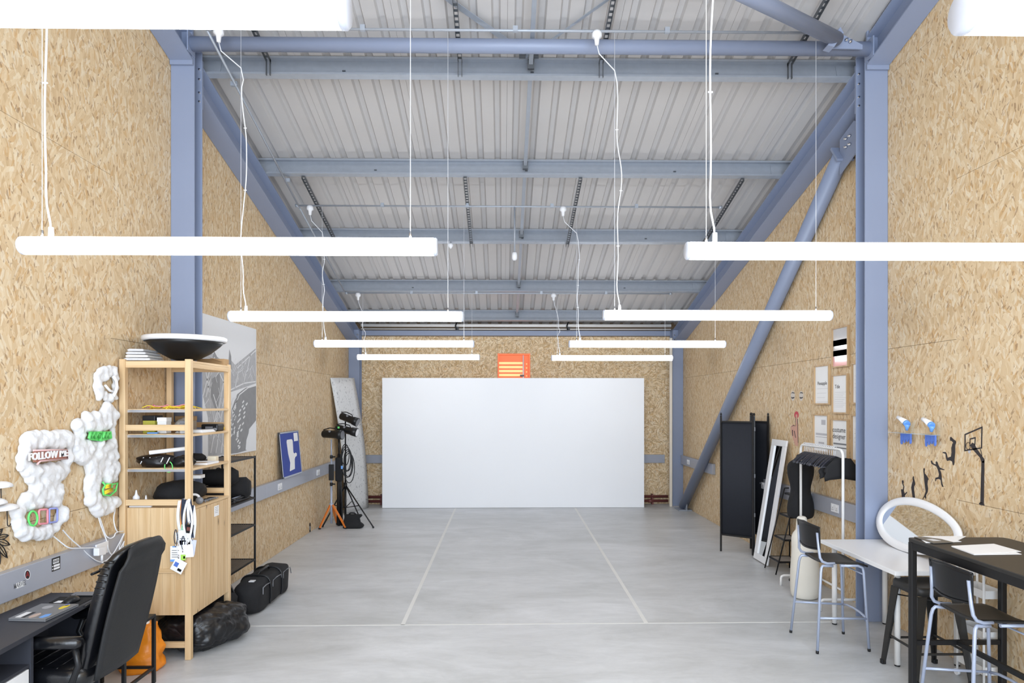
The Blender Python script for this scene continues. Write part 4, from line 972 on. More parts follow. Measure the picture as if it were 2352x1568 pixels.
lanyard('lanyard with navy ribbon and a black and white badge', LX - 0.012, SY0 - 0.014, 1.225, 1.00, (M_navy, M_navy), [(0, 0.045, 0.075, 0.085, 0.02, M_paper, [(-0.4, 0.4, -0.1, -0.05, M_grey)]), (0.0, 0.115, 0.065, 0.075, 0.0, M_blackp, [(-0.18, 0.18, 0.05, 0.4, M_white), (-0.36, 0.36, -0.12, 0.02, M_white), (-0.3, 0.3, -0.35, -0.3, M_grey), (-0.3, 0.3, -0.25, -0.2, M_grey)])], 0.016, 0.014)
lanyard('lanyard with plain white ribbon and a large blank white badge', LX + 0.012, SY0 - 0.022, 1.22, 0.90, (M_rib, M_rib), [(-0.01, 0.045, 0.085, 0.075, 0.08, M_paper, [])], 0.016, 0.03)
for o_ in bpy.data.objects:
    pass
lanyard('lanyard with white ribbon hanging widest on the right of the post', LX + 0.045, SY0 - 0.010, 1.18, 0.93, (M_navy, M_rib), [(-0.01, 0.05, 0.05, 0.09, -0.15, mat('pale_lilac_card', (205, 210, 232), 0.6), [])], 0.022, 0.012)
lanyard('lanyard carrying the white and blue event badge', LX - 0.075, SY0 - 0.030, 1.0, 0.885, (M_navy, M_navy), [(0.0, 0.05, 0.062, 0.09, 0.0, M_paper, [(-0.5, 0.5, -0.5, -0.36, M_lblue), (-0.3, 0.1, 0.42, 0.5, M_lblue)] + text_lines(4, 0.2, 0.14))], 0.006, 0.01)
lanyard('lanyard carrying the lime green and white badge', LX - 0.022, SY0 - 0.026, 0.95, 0.845, (M_navy, M_navy), [(0.0, 0.02, 0.034, 0.06, 0.0, M_paper, [(-0.5, 0.5, -0.5, 0.05, mat('lime_green_card', (165, 215, 90), 0.6)), (0.1, 0.4, -0.35, -0.1, M_blackp)])], 0.006, 0.01)
lanyard('lowest lanyard with a tilted white badge marked blue and black', LX - 0.05, SY0 - 0.034, 0.90, 0.80, (M_rib, M_rib), [(0.0, 0.055, 0.075, 0.075, -0.5, M_paper, [(-0.38, -0.05, -0.15, 0.2, M_dblue), (0.05, 0.38, -0.35, -0.15, M_blackp)])], 0.006, 0.01)

# ------------------------------------------------------------------ black wire rack behind the pine unit
RX0, RX1, RY0, RY1 = -2.86, -2.53, 6.02, 6.70
t = thing('metal_rack', 'black metal rack with mesh shelves behind the pine unit', 'shelf', (-2.7, 6.35, 0))
M_mesh = mat('brown_grey_mesh', (112, 102, 92), 0.6, 0.2, 0.15, 60)
for x in (RX0, RX1):
    for y in (RY0, RY1): MB().box(x - 0.008, x + 0.008, y - 0.008, y + 0.008, 0.001, 1.42).build('post', M_black, t)
for z in (1.40, 0.985, 0.71, 0.355):
    f_ = MB()
    for x in (RX0, RX1): f_.box(x - 0.006, x + 0.006, RY0 + 0.0085, RY1 - 0.0085, z, z + 0.016)
    for y in (RY0, RY1): f_.box(RX0 + 0.0085, RX1 - 0.0085, y - 0.006, y + 0.006, z, z + 0.016)
    so = f_.build('shelf_frame', M_black, t)
    g = MB(); n1 = 34
    for i in range(n1):
        y = RY0 + 0.02 + (RY1 - RY0 - 0.04) * i / (n1 - 1); g.box(RX0 + 0.008, RX1 - 0.008, y - 0.005, y + 0.005, z + 0.006, z + 0.009)
    for i in range(14):
        x = RX0 + 0.02 + (RX1 - RX0 - 0.04) * i / 13; g.box(x - 0.005, x + 0.005, RY0 + 0.008, RY1 - 0.008, z + 0.0092, z + 0.0115)
    tag(g.build('mesh', M_mesh, so), kind='stuff')
zz = 0.985 + 0.017
t = thing('rolled_bag', 'black rolled bag lying on the middle rack shelf', 'bag', (-2.7, 6.4, zz))
MB().tube([(-2.86, 6.2, zz + 0.25), (-2.84, 6.2, zz + 0.25), (-2.60, 6.34, zz + 0.25), (-2.56, 6.36, zz + 0.25)], [0.04, 0.075, 0.08, 0.05], 18).build('roll', M_fabric, t)
MB().tube([(-2.86, 6.42, zz + 0.11), (-2.84, 6.42, zz + 0.11), (-2.56, 6.55, zz + 0.11), (-2.52, 6.56, zz + 0.11)], [0.06, 0.105, 0.11, 0.07], 20).build('roll', M_fabric, t)
MB().box(-2.88, -2.62, 6.08, 6.30, zz + 0.0005, zz + 0.165).build('lower_case', M_fabric, t, bevel=0.03)
for k in range(2): MB().tube([(-2.72 + 0.1 * k + 0.079 * 1.03 * math.cos(a) * 0.1, 6.28 + 0.05 * k + 0.084 * math.cos(a), zz + 0.25 + 0.084 * math.sin(a)) for a in [2 * PI * i / 20 for i in range(20)]], 0.006, 6, closed=True).build('strap', M_blackp, t)
for k in range(4):
    t = thing('folded_tripod', ['lower silver', 'lower black', 'upper silver', 'upper black'][k] + ' folded stand leg in the bundle on the middle rack shelf', 'stand', (-2.6, 6.2, zz), group='folded stands on the rack')
    y0 = 6.10; z0 = zz + 0.012 + 0.026 * (k // 2); x0 = -2.585 + 0.028 * (k % 2)
    MB().cyl((x0, y0, z0), (x0 + 0.01, y0 + 0.52, z0 + 0.0), 0.0105, 10).build('tube', M_blackp if k % 2 else M_silver, t)
    MB().cyl((x0, y0 + 0.1, z0), (x0 + 0.002, y0 + 0.15, z0), 0.0125, 10).build('collar', M_blackp, t)

# ------------------------------------------------------------------ bags on the floor at the left
def soft_box(x0, x1, y0, y1, z0, z1, k=0.25, seed=0, nu=20, nv=12, bul=0.0):
    """rounded sack-like body: superellipse sections along y, lumpy"""
    rings = []; m = 22
    for j in range(nu + 1):
        u = j / nu; sc_ = (1 - abs(2 * u - 1) ** 7) ** 0.35 if 0 < u < 1 else 0.05
        y = y0 + (y1 - y0) * u; ring_ = []
        for i in range(m):
            a = 2 * PI * i / m; c_, s_ = math.cos(a), math.sin(a)
            e_ = 0.42
            px = math.copysign(abs(c_) ** e_, c_); pz = math.copysign(abs(s_) ** e_, s_)
            lump = 1 + k * mnoise.noise(Vector((px * 1.8 + seed, y * 6, pz * 1.8)))
            x = (x0 + x1) / 2 + (x1 - x0) / 2 * px * sc_ * lump
            z = (z0 + z1) / 2 + (z1 - z0) / 2 * pz * (0.35 + 0.65 * sc_) * lump
            ring_.append((x, y, max(z, z0 + 0.002)))
        rings.append(ring_)
    return rings
t = thing('duffel_bag', 'long black equipment bag with grey zips on the floor under the rack', 'bag', (-2.5, 6.35, 0))
MB().rings(soft_box(-2.505, -2.235, 5.99, 6.98, 0, 0.29, 0.10, 2, 26)).build('body', M_fabric, t)
for k, y in enumerate((6.3, 6.62)):
    MB().tube([(-2.37 + 0.146 * math.copysign(abs(math.cos(a)) ** 0.6, math.cos(a)), y + 0.0, 0.15 + 0.158 * math.copysign(abs(math.sin(a)) ** 0.6, math.sin(a))) for a in [-0.6 + (PI + 1.2) * i / 20 for i in range(21)]], 0.010, 8).build('strap', M_blackp, t)
for a_, b_ in ((6.1, 6.32), (6.36, 6.62), (6.66, 6.9)):
    MB().tube([(-2.228, a_, 0.18), (-2.235, a_ + 0.02, 0.235), (-2.237, (a_ + b_) / 2, 0.24), (-2.235, b_ - 0.01, 0.235), (-2.226, b_, 0.17)], 0.005, 6).build('zip', M_grey, t)
MB().tube([(-2.36, 6.3, 0.30), (-2.35, 6.36, 0.33), (-2.34, 6.46, 0.335), (-2.35, 6.56, 0.33), (-2.36, 6.62, 0.30)], 0.013, 8).build('handle', M_blackp, t)
MB().box(-2.37, -2.32, 6.12, 6.17, 0.288, 0.296).build('label_tag', M_lgrey, t)
t = thing('strap_bag', 'small black bag with upright straps squeezed beside the pine unit', 'bag', (-2.5, 5.88, 0))
MB().rings(soft_box(-2.62, -2.40, 5.76, 5.975, 0.0, 0.26, 0.2, 7, 12)).build('body', M_fabric, t)
MB().prism([(0, 0), (0.10, 0.02), (0.05, 0.12), (0.02, 0.10)], lambda a, b: (-2.50 + a, 5.86, 0.25 + b), (0, 0.02, 0)).build('flap', M_blackp, t)
t = thing('bin_bag', 'big crumpled black sack stuffed under the pine cupboard', 'bag', (-2.5, 5.4, 0))
rg = []
for j in range(25):
    u = j / 24; y = 5.055 + 0.62 * u; s_ = math.sin(PI * (0.04 + 0.92 * u)) ** 0.5; ring_ = []
    for i in range(32):
        a = 2 * PI * i / 32; c0_, s0_ = math.cos(a), math.sin(a)
        rx, rz_ = (0.33 if c0_ < 0 else 0.27), 0.155
        if c0_ > 0: rx = 0.33 * (0.72 + 0.42 * u)
        k_ = 1 + 0.22 * mnoise.noise(Vector((c0_ * 2, y * 5, s0_ * 2.5))) + 0.10 * mnoise.noise(Vector((c0_ * 6, y * 16, s0_ * 7)))
        x = -2.44 + rx * math.copysign(abs(c0_) ** 0.8, c0_) * s_ * k_; z = 0.15 + rz_ * math.copysign(abs(s0_) ** 0.7, s0_) * (0.4 + 0.6 * s_) * k_
        if x < -2.865: x = -2.865
        ring_.append((x, y, min(max(z, 0.003), 0.318)))
    rg.append(ring_)
sk = MB().rings(rg).build('sack', M_bin, t, subsurf=2)
CR = bpy.data.textures.new('crumple', 'CLOUDS'); CR.noise_scale = 0.11; CR.noise_depth = 2; CR.noise_type = 'HARD_NOISE'
dpm = sk.modifiers.new('crumple', 'DISPLACE'); dpm.texture = CR; dpm.strength = -0.035; dpm.mid_level = 0.2

# black metal stool and orange bag between chair and pine unit
def tube_stool(label, x0, x1, y0, y1, h):
    t_ = thing('metal_stool', label, 'stool', ((x0 + x1) / 2, (y0 + y1) / 2, 0)); q = 0.011
    for x in (x0, x1):
        for y in (y0, y1): MB().box(x - q, x + q, y - q, y + q, 0.001, h - 0.022).build('leg', M_black, t_, bevel=0.002)
    MB().box(x0 - q, x1 + q, y0 - q, y1 + q, h - 0.0215, h).build('seat', M_black, t_, bevel=0.004)
    for y in (y0, y1): MB().box(x0 + q, x1 - q, y - 0.009, y + 0.009, 0.10, 0.118).build('rung', M_black, t_)
    for x in (x0, x1): MB().box(x - 0.009, x + 0.009, y0 + q, y1 - q, 0.10, 0.118).build('rung', M_black, t_)
    MB().cyl((x0 + 0.06, y1 - 0.02, h + 0.0005), (x0 + 0.06, y1 - 0.02, h + 0.02), 0.02, 10).build('knob', M_blackp, t_)
tube_stool('low black square-tube metal stool behind the black office chair', -2.80, -2.44, 4.24, 4.60, 0.48)
t = thing('shopping_bag', 'orange plastic bag standing behind the low black stool', 'bag', (-2.66, 4.83, 0))
rg = []
for j in range(15):
    u = j / 14; z = 0.002 + 0.34 * u; ring_ = []
    for i in range(28):
        a = 2 * PI * i / 28; k_ = 1 + 0.22 * mnoise.noise(Vector((math.cos(a) * 2.4, math.sin(a) * 2.4, u * 5)))
        w1 = (0.15 + 0.02 * math.sin(PI * u)) * (0.9 if u < 0.02 else 1); d1 = 0.105 * (1 - 0.35 * u)
        ring_.append((-2.66 + w1 * math.copysign(abs(math.cos(a)) ** 0.6, math.cos(a)) * k_ * (1 - 0.2 * u), 4.83 + d1 * math.sin(a) * k_, z))
    rg.append(ring_)
MB().rings(rg).build('body', M_orangebag, t)
MB().blob((-2.66, 4.82, 0.335), 0.07, 0.05, 0.035, 2, 0.3, 4, 2).build('contents', M_paper, t)

# ------------------------------------------------------------------ desk with laptop
DZ = 0.75
t = thing('desk', 'charcoal grey desk with a white drawer along the left wall', 'desk', (-2.68, 3.2, 0))
top = [(XL + 0.057, 1.9), (-2.36, 1.9), (-2.52, 4.19), (XL + 0.057, 4.19)]
MB().prism(top, lambda a, b: (a, b, DZ - 0.026), (0, 0, 0.026)).build('desktop', M_desk, t, bevel=0.002)
def ex(y): return -2.36 - 0.16 * (y - 1.9) / 2.29      # front edge of the top
MB().box(XL + 0.06, ex(4.17) - 0.03, 4.15, 4.168, 0.001, DZ - 0.0265).build('end_panel', M_desk, t)
MB().prism([(XL + 0.06, 3.47), (ex(3.47) - 0.012, 3.47), (ex(3.47) - 0.012, 3.488), (XL + 0.06, 3.488)], lambda a, b: (a, b, 0.001), (0, 0, DZ - 0.0275)).build('side_panel', M_desk, t)
MB().prism([(XL + 0.06, 2.5), (ex(2.5) - 0.012, 2.5), (ex(2.5) - 0.012, 2.518), (XL + 0.06, 2.518)], lambda a, b: (a, b, 0.001), (0, 0, DZ - 0.0275)).build('side_panel', M_desk, t)
MB().prism([(XL + 0.06, 2.52), (ex(2.52) - 0.02, 2.52), (ex(3.46) - 0.02, 3.469), (XL + 0.06, 3.469)], lambda a, b: (a, b, 0.565), (0, 0, 0.016)).build('shelf', M_desk, t)
MB().box(XL + 0.06, XL + 0.07, 2.52, 4.148, 0.2, DZ - 0.028).build('back_panel', M_desk, t)
for k in range(2):
    z1 = 0.562 - k * 0.275
    dr = MB(); dr.prism([(ex(2.53) - 0.04, 2.53), (ex(2.53) - 0.016, 2.53), (ex(3.46) - 0.016, 3.46), (ex(3.46) - 0.04, 3.46)], lambda a, b: (a, b, z1 - 0.265), (0, 0, 0.262))
    do = dr.build('drawer', M_white, t, bevel=0.002)
    zh = z1 - 0.10
    a, b = Vector((ex(3.16) - 0.0155, 3.16, zh)), Vector((ex(2.83) - 0.0155, 2.83, zh))
    MB().tube([a, a + Vector((0.028, 0, 0)), b + Vector((0.028, 0, 0)), b], 0.0075, 8).build('handle', M_lgrey, do)

t = thing('laptop', 'closed grey laptop with stickers on its lid, on the charcoal desk', 'laptop', (-2.65, 3.55, DZ))
M_lap = mat('grey_aluminium', (142, 144, 148), 0.35, 0.5, 0.02)
LA, LB_, LC, LD = [on_z(*q, DZ + 0.018) for q in ((19, 1419), (104, 1421), (181, 1386), (95, 1385))]
def lq(u, v, z): p = LA.lerp(LB_, u).lerp(LD.lerp(LC, u), v); return (p.x, p.y, z)
sq = [(0, 0), (1, 0), (1, 1), (0, 1)]
MB().prism(sq, lambda a, b: lq(a, b, DZ + 0.0015), (0, 0, 0.009)).build('base', M_lap, t, bevel=0.002)
MB().prism(sq, lambda a, b: lq(a, b, DZ + 0.0115), (0, 0, 0.006)).build('lid', M_lap, t, bevel=0.002)
def stk(pts, m_, n='sticker'): MB().prism(pts, lambda a, b: lq(a, b, DZ + 0.0177), (0, 0, 0.0004)).build(n, m_, t)
circ = lambda cx, cy, rx, ry, n=16: [(cx + rx * math.cos(2 * PI * i / n), cy + ry * math.sin(2 * PI * i / n)) for i in range(n)]
stk([(0.12, 0.06), (0.27, 0.06), (0.27, 0.40), (0.12, 0.40)], M_white); stk([(0.29, 0.06), (0.38, 0.06), (0.38, 0.40), (0.29, 0.40)], M_blackp)
stk(circ(0.53, 0.2, 0.09, 0.16), mat('pinkish_grey_sticker', (190, 170, 160), 0.5)); stk([(0.74, 0.08), (0.86, 0.06), (0.92, 0.18), (0.86, 0.34), (0.74, 0.28)], M_lblue)
stk(circ(0.38, 0.75, 0.12, 0.12), mat('pale_grey_sticker', (165, 166, 172), 0.5)); stk(circ(0.80, 0.78, 0.08, 0.16), M_yellow); stk(circ(0.76, 0.92, 0.05, 0.07), M_lilac)
t = thing('mouse_mat', 'black mouse mat with white markings beside the laptop', 'mat', (-2.6, 3.9, DZ))
q = [on_z(*a, DZ + 0.002) for a in ((112, 1384), (138, 1370), (218, 1371), (178, 1391))]
MB().prism(q_ := [(p.x, p.y) for p in q], lambda a, b: (a, b, DZ + 0.0008), (0, 0, 0.002)).build('mat', M_fabric, t)
q = [on_z(*a, DZ + 0.003) for a in ((122, 1384), (134, 1379), (146, 1379), (140, 1384))]
MB().prism([(p.x, p.y) for p in q], lambda a, b: (a, b, DZ + 0.003), (0, 0, 0.0004)).build('marking', M_white, t)
p = on_z(165, 1383, DZ)
t = thing('computer_mouse', 'black computer mouse on the mouse mat', 'mouse', (p.x, p.y, DZ + 0.003))
MB().blob((p.x, p.y, DZ + 0.006), 0.036, 0.055, 0.034, 3, 0.05, 2, 1, floor=DZ + 0.0035).build('shell', M_blackp, t)
MB().box(p.x - 0.003, p.x + 0.003, p.y + 0.02, p.y + 0.035, DZ + 0.036, DZ + 0.041).build('wheel', M_grey, t)
q = [on_z(*a, DZ + 0.012) for a in ((160, 1367), (172, 1359), (228, 1358), (218, 1367))]
t = thing('tablet', 'black tablet lying behind the mouse at the desk end', 'tablet', tuple(q[0]))
MB().prism([(p.x, p.y) for p in q], lambda a, b: (a, b, DZ + 0.001), (0, 0, 0.011)).build('case', M_blackp, t, bevel=0.003)
q2 = [(p.x * 0.94 + q[0].x * 0.015 + q[1].x * 0.015 + q[2].x * 0.015 + q[3].x * 0.015, p.y * 0.94 + 0.015 * sum(k.y for k in q)) for p in q]
MB().prism(q2, lambda a, b: (a, b, DZ + 0.0122), (0, 0, 0.0004)).build('screen', M_grey, t)

# ------------------------------------------------------------------ black office chair
t = thing('office_chair', 'black high-backed padded office chair drawn up to the charcoal desk', 'chair', (-2.425, 3.80, 0), PI / 2)
# local: +y is the way the sitter faces (towards the wall), +x is towards the end of the room
seat = MB(); seat.rings([crect(0.46, 0.46, 0.40, 0.08), crect(0.50, 0.50, 0.42, 0.08), crect(0.51, 0.51, 0.47, 0.08), crect(0.49, 0.49, 0.505, 0.08), crect(0.40, 0.40, 0.515, 0.08)])
so = seat.build('seat', M_leather, t, local=True)
for k in range(5): MB().tube([(-0.22, -0.08 + 0.08 * k, 0.509), (0, -0.08 + 0.08 * k, 0.518), (0.22, -0.08 + 0.08 * k, 0.509)], 0.005, 6).build('seam', M_leather, so, local=True)
bk = MB(); rr = []
def back_c(v): return (-0.15 - 0.165 * v - 0.03 * math.sin(v * PI) * 0 - (0.05 * max(0, v - 0.85) / 0.15 if v > 0.85 else 0))
NB = 22
for j in range(NB + 1):
    v = j / NB; z = 0.45 + 0.705 * v
    wd = 0.43 * (0.94 + 0.10 * math.sin(PI * min(1, v * 1.1))); dp = 0.075 + 0.025 * math.sin(PI * v)
    ed = 1 if v < 0.93 else (1 - ((v - 0.93) / 0.07) ** 2 * 0.35)
    rip = 0.006 * math.sin(v * 60)
    rr.append(crect(wd * ed + rip * 0.3, dp * ed, z, back_c(v) + 0.035, 0.5))
bo = MB().rings(rr).build('backrest', M_leather, t, local=True)
for j in range(3): 
    v = (0.28, 0.52, 0.76)[j]; MB().tube([(x_, back_c(v) + 0.035 + 0.058 + 0.01, 0.45 + 0.745 * v) for x_ in (-0.19, -0.06, 0.06, 0.19)], 0.008, 6).build('seam', M_leather, bo, local=True)
# flat outer shell behind the padding
sh = MB(); sh.sheet(None, 10, 20, lambda u, v: ((u - 0.5) * 0.45 * (0.92 + 0.10 * math.sin(PI * min(1, v * 1.1))) * (1 if v < 0.85 else 1 - 0.20 * ((v - 0.85) / 0.15) ** 2.5), back_c(v) - 0.042 - 0.028 * math.cos((u - 0.5) * PI) * 0.6 + (0.05 * ((v - 0.88) / 0.12) ** 2 if v > 0.88 else 0), 0.44 + 0.73 * v - 0.03 * (abs(u - 0.5) * 2) ** 4 * v), -0.014)
sh.build('back_shell', M_leatherb, t, local=True)
for k in range(12):      # gathered pleats along both side edges of the padding
    for s in (-1, 1):
        v = 0.35 + 0.05 * k; MB().tube([(s * 0.212, back_c(v) + 0.01, 0.45 + 0.705 * v), (s * 0.216, back_c(v) + 0.035, 0.45 + 0.705 * v + 0.004), (s * 0.205, back_c(v) + 0.065, 0.45 + 0.705 * v)], 0.0055, 6).build('pleat', M_leather, bo, local=True)
for s in (-1, 1):
    x = s * 0.265
    ar = MB(); ar.rings([[(x + 0.036 * math.copysign(abs(math.cos(2 * PI * i / 16)) ** 0.6, math.cos(2 * PI * i / 16)) * e_, y, zc_ + 0.03 * math.sin(2 * PI * i / 16) * e_) for i in range(16)] for y, zc_, e_ in ((-0.17, 0.67, 0.5), (-0.15, 0.67, 1.0), (0.0, 0.668, 1.05), (0.10, 0.665, 1.08), (0.20, 0.655, 1.0), (0.225, 0.65, 0.6))])
    ao = ar.build('armrest', M_leather, t, local=True)
    MB().tube([(x, 0.16, 0.628), (x, 0.19, 0.55), (x * 0.96, 0.12, 0.43), (x * 0.9, 0.0, 0.405), (x * 0.96, -0.10, 0.43), (x, -0.15, 0.55), (x, -0.13, 0.64)], 0.017, 10).build('arm_support', M_blackp, ao, local=True)
MB().cyl((0, 0.05, 0.11), (0, 0.05, 0.40), 0.028, 14).cyl((0, 0.05, 0.355), (0, 0.05, 0.398), 0.09, 16).build('gas_column', M_blackp, t, local=True)
for k in range(5):
    a = 2 * PI * k / 5 + 0.3; p1 = Vector((0.25 * math.cos(a), 0.05 + 0.25 * math.sin(a), 0.085))
    lo = MB().tube([(0, 0.05, 0.13), (0.15 * math.cos(a), 0.05 + 0.15 * math.sin(a), 0.115), p1], [0.03, 0.024, 0.018], 10).build('base_leg', M_blackp, t, local=True)
    MB().cyl(p1 + Vector((-math.sin(a) * 0.022, math.cos(a) * 0.022, -0.058)), p1 + Vector((math.sin(a) * 0.022, -math.cos(a) * 0.022, -0.058)), 0.026, 14).cyl(p1 + Vector((0, 0, -0.03)), p1, 0.01, 8).build('caster', M_blackp, lo, local=True)

# ------------------------------------------------------------------ cotton clouds with light signs on the left wall
WXL = XL
def in_poly(p, poly):
    x, y = p; c = False
    for i in range(len(poly)):
        (x1, y1), (x2, y2) = poly[i - 1], poly[i]
        if (y1 > y) != (y2 > y) and x < (x2 - x1) * (y - y1) / (y2 - y1) + x1: c = not c
    return c
FLUFF = bpy.data.textures.new('fluff', 'CLOUDS'); FLUFF.noise_scale = 0.035; FLUFF.noise_depth = 3
def cloud(label, outline, holes, step, r0, seed, name='cotton_cloud'):
    pl = [(lambda k: (k.y, k.z))(on_x(a, b, WXL + 0.05)) for a, b in outline]
    hl = [[(lambda k: (k.y, k.z))(on_x(a, b, WXL + 0.05)) for a, b in h] for h in holes]
    ys = [p[0] for p in pl]; zs = [p[1] for p in pl]
    t_ = thing(name, label, 'decoration', (WXL + 0.01, sum(ys) / len(ys), min(zs)))
    rnd = random.Random(seed); mb = MB(); y = min(ys)
    while y <= max(ys):
        z = min(zs)
        while z <= max(zs):
            q = (y + rnd.uniform(-0.4, 0.4) * step, z + rnd.uniform(-0.4, 0.4) * step)
            if in_poly(q, pl) and not any(in_poly(q, h) for h in hl):
                r = r0 * rnd.uniform(0.75, 1.3)
                mb.blob((WXL + 0.006 + r * 0.3, q[0], q[1]), r * 1.0, r, r, 2, 0.3, 5, rnd.uniform(0, 50))
            z += step
        y += step
    for v in mb.v:
        if v.x < WXL + 0.003: v.x = WXL + 0.003
    co = mb.build('cotton', M_cotton, t_)
    rm = co.modifiers.new('merge', 'REMESH'); rm.mode = 'VOXEL'; rm.voxel_size = 0.009; rm.use_smooth_shade = True
    sm = co.modifiers.new('soften', 'SMOOTH'); sm.factor = 0.7; sm.iterations = 8
    dp = co.modifiers.new('fluff', 'DISPLACE'); dp.texture = FLUFF; dp.strength = 0.016; dp.mid_level = 0.5; dp.texture_coords = 'LOCAL'
    return t_
sc_ = lambda pts: [(30 + a * 270 / 1008, 830 + b * 420 / 1568) for a, b in pts]
clL = cloud('left cotton cloud holding the FOLLOW ME sign and the three coloured shapes',
            sc_([(110, 640), (200, 620), (280, 590), (360, 590), (440, 590), (510, 590), (520, 700), (510, 900), (480, 960), (440, 1020), (440, 1180), (470, 1260), (470, 1350), (420, 1430), (350, 1480), (250, 1490), (140, 1520), (70, 1500), (60, 1400), (60, 1290), (110, 1190), (200, 1130), (210, 1040), (150, 980), (95, 930), (90, 780)]),
            [sc_([(150, 727), (488, 722), (488, 872), (200, 905), (150, 872)]), sc_([(115, 1260), (200, 1235), (420, 1215), (420, 1420), (200, 1440), (115, 1420)])], 0.032, 0.036, 11)
clR = cloud('right cotton cloud with the green signs, beside the pine shelves',
            sc_([(800, 380), (870, 380), (900, 440), (900, 700), (915, 900), (925, 1050), (925, 1180), (890, 1270), (780, 1310), (690, 1270), (670, 1200), (665, 1050), (670, 920), (660, 850), (560, 850), (550, 700), (560, 560), (590, 470), (720, 460), (800, 450)]),
            [sc_([(625, 575), (865, 570), (870, 690), (625, 710)]), sc_([(745, 1020), (915, 1005), (910, 1150), (745, 1175)])], 0.034, 0.038, 12)
clO = cloud('topmost ring of cotton around a white loop light', sc_([(740, 100), (850, 55), (910, 60), (915, 200), (915, 330), (840, 335), (770, 300), (740, 230)]), [sc_([(765, 205), (845, 105), (900, 120), (900, 300), (835, 285)])], 0.026, 0.028, 13)
def wpt(a, b, o=0.03): return on_x(30 + a * 270 / 1008, 830 + b * 420 / 1568, WXL + o)
def ntube(t_, pts, m_, r=0.006, closed=False, o=0.03, name='tube_light'): return MB().tube([wpt(a, b, o) for a, b in pts], r, 8, closed=closed).build(name, m_, t_)
ntube(clO, [(862, 130), (885, 165), (890, 215), (880, 260), (860, 295)], M_white, 0.012, o=0.05, name='loop_light')
ntube(clO, [(790, 205), (830, 250), (880, 258)], M_white, 0.009, o=0.04, name='loop_light')
t = thing('light_sign', 'speech bubble light sign reading FOLLOW ME in the left cloud', 'sign', tuple(wpt(320, 860)))
MB().prism([(170, 757), (468, 752), (470, 835), (230, 858), (205, 885), (205, 862), (172, 862)], lambda a, b: wpt(a, b, 0.072), (0.003, 0, 0)).build('back_plate', M_rust, t)
ntube(t, [(175, 762), (462, 756), (466, 832), (232, 855), (208, 880)], M_pinkbr, 0.0055, o=0.084)
p = wpt(308, 803, 0.082)
text('FOLLOW ME', 0.062, M_paper, t, (p.x, p.y, p.z), (0, 1, 0), (0, 0, 1), 0.008, 1.0, 'lettering', 0.0015)
t = thing('light_sign', 'upper green script light sign in the right cloud', 'sign', tuple(wpt(740, 640)))
MB().prism([(645, 600), (840, 598), (845, 660), (760, 685), (650, 672)], lambda a, b: wpt(a, b, 0.055), (0.004, 0, 0)).build('back_plate', M_green, t)
ntube(t, [(652, 660), (660, 610), (675, 650), (690, 612), (705, 655), (722, 615), (740, 650), (752, 615), (748, 680)], M_green, 0.010, o=0.072)
ntube(t, [(770, 655), (780, 610), (795, 650), (808, 612), (822, 652), (835, 618), (838, 655)], M_green, 0.010, o=0.072)
t = thing('light_sign', 'lower green and yellow angular light sign in the right cloud', 'sign', tuple(wpt(830, 1150)))
ntube(t, [(770, 1035), (790, 1060), (770, 1095), (775, 1140), (830, 1150), (880, 1110), (895, 1040), (850, 1055), (800, 1050)], M_green, 0.007, o=0.06)
ntube(t, [(800, 1065), (835, 1058), (828, 1075), (795, 1082)], M_yellow, 0.008, o=0.07); ntube(t, [(790, 1115), (850, 1090), (845, 1105), (790, 1130)], M_yellow, 0.008, o=0.07)
ntube(t, [(850, 1045), (845, 1090), (870, 1100)], M_green, 0.006, o=0.06)
t = thing('light_shape', 'pale green round light loop, left of the three shapes', 'light sign', tuple(wpt(170, 1400)))
ntube(t, [(170 + 38 * math.cos(a), 1345 + 62 * math.sin(a)) for a in [2 * PI * i / 24 for i in range(24)]], M_green, 0.0065, True, 0.05)
t = thing('light_shape', 'pink square light loop, middle of the three shapes', 'light sign', tuple(wpt(255, 1390)))
ntube(t, [(222, 1280), (228, 1272), (288, 1266), (295, 1274), (295, 1380), (288, 1388), (225, 1392), (218, 1384)], M_pink, 0.0065, True, 0.05)
t = thing('light_shape', 'lilac square light loop, right of the three shapes', 'light sign', tuple(wpt(345, 1380)))
ntube(t, [(310, 1268), (318, 1262), (372, 1257), (380, 1265), (378, 1365), (370, 1374), (315, 1380), (308, 1370)], M_lilac, 0.0065, True, 0.05)

# white leads, chargers, stickers
def zc(u, v): return (u * 330 / 1294, 1000 + v * 400 / 1568)
def lead(label, pts, o=0.03, r=0.0042, oe=0.075):
    P_ = []
    for i, (a, b) in enumerate(pts):
        x, y = zc(a, b); k = i / (len(pts) - 1); P_.append(on_x(x, y, WXL + o + (oe - o) * min(1, k * 1.6)))
    # smooth
    for _ in range(2):
        Q = [P_[0]]
        for a, b in zip(P_, P_[1:]): Q += [a.lerp(b, 0.25), a.lerp(b, 0.75)]
        Q.append(P_[-1]); P_ = Q
    t_ = MB().tube(P_, r, 8).build('cable', M_cable); tag(t_, label, 'cable')
lead('white lead drooping from the left cloud to the plug adapter', [(480, 905), (560, 970), (620, 1015), (700, 1015), (860, 1010)])
lead('white lead looping from the left cloud below the adapter', [(565, 850), (640, 935), (720, 1000), (800, 1080), (880, 1135), (940, 1140), (1010, 1080), (1070, 980), (1118, 880)])
lead('white lead falling from the right cloud onto the trunking', [(880, 710), (905, 800), (940, 890), (965, 960), (970, 1010), (1000, 1080), (1060, 1060), (1120, 950)])
lead('white lead with a small loop under the right cloud', [(890, 715), (930, 830), (950, 900), (990, 930), (1030, 910), (1040, 870), (1110, 860)])
lead('white lead hanging nearest to the shelf post', [(1040, 660), (1020, 740), (1035, 830), (1060, 870)])
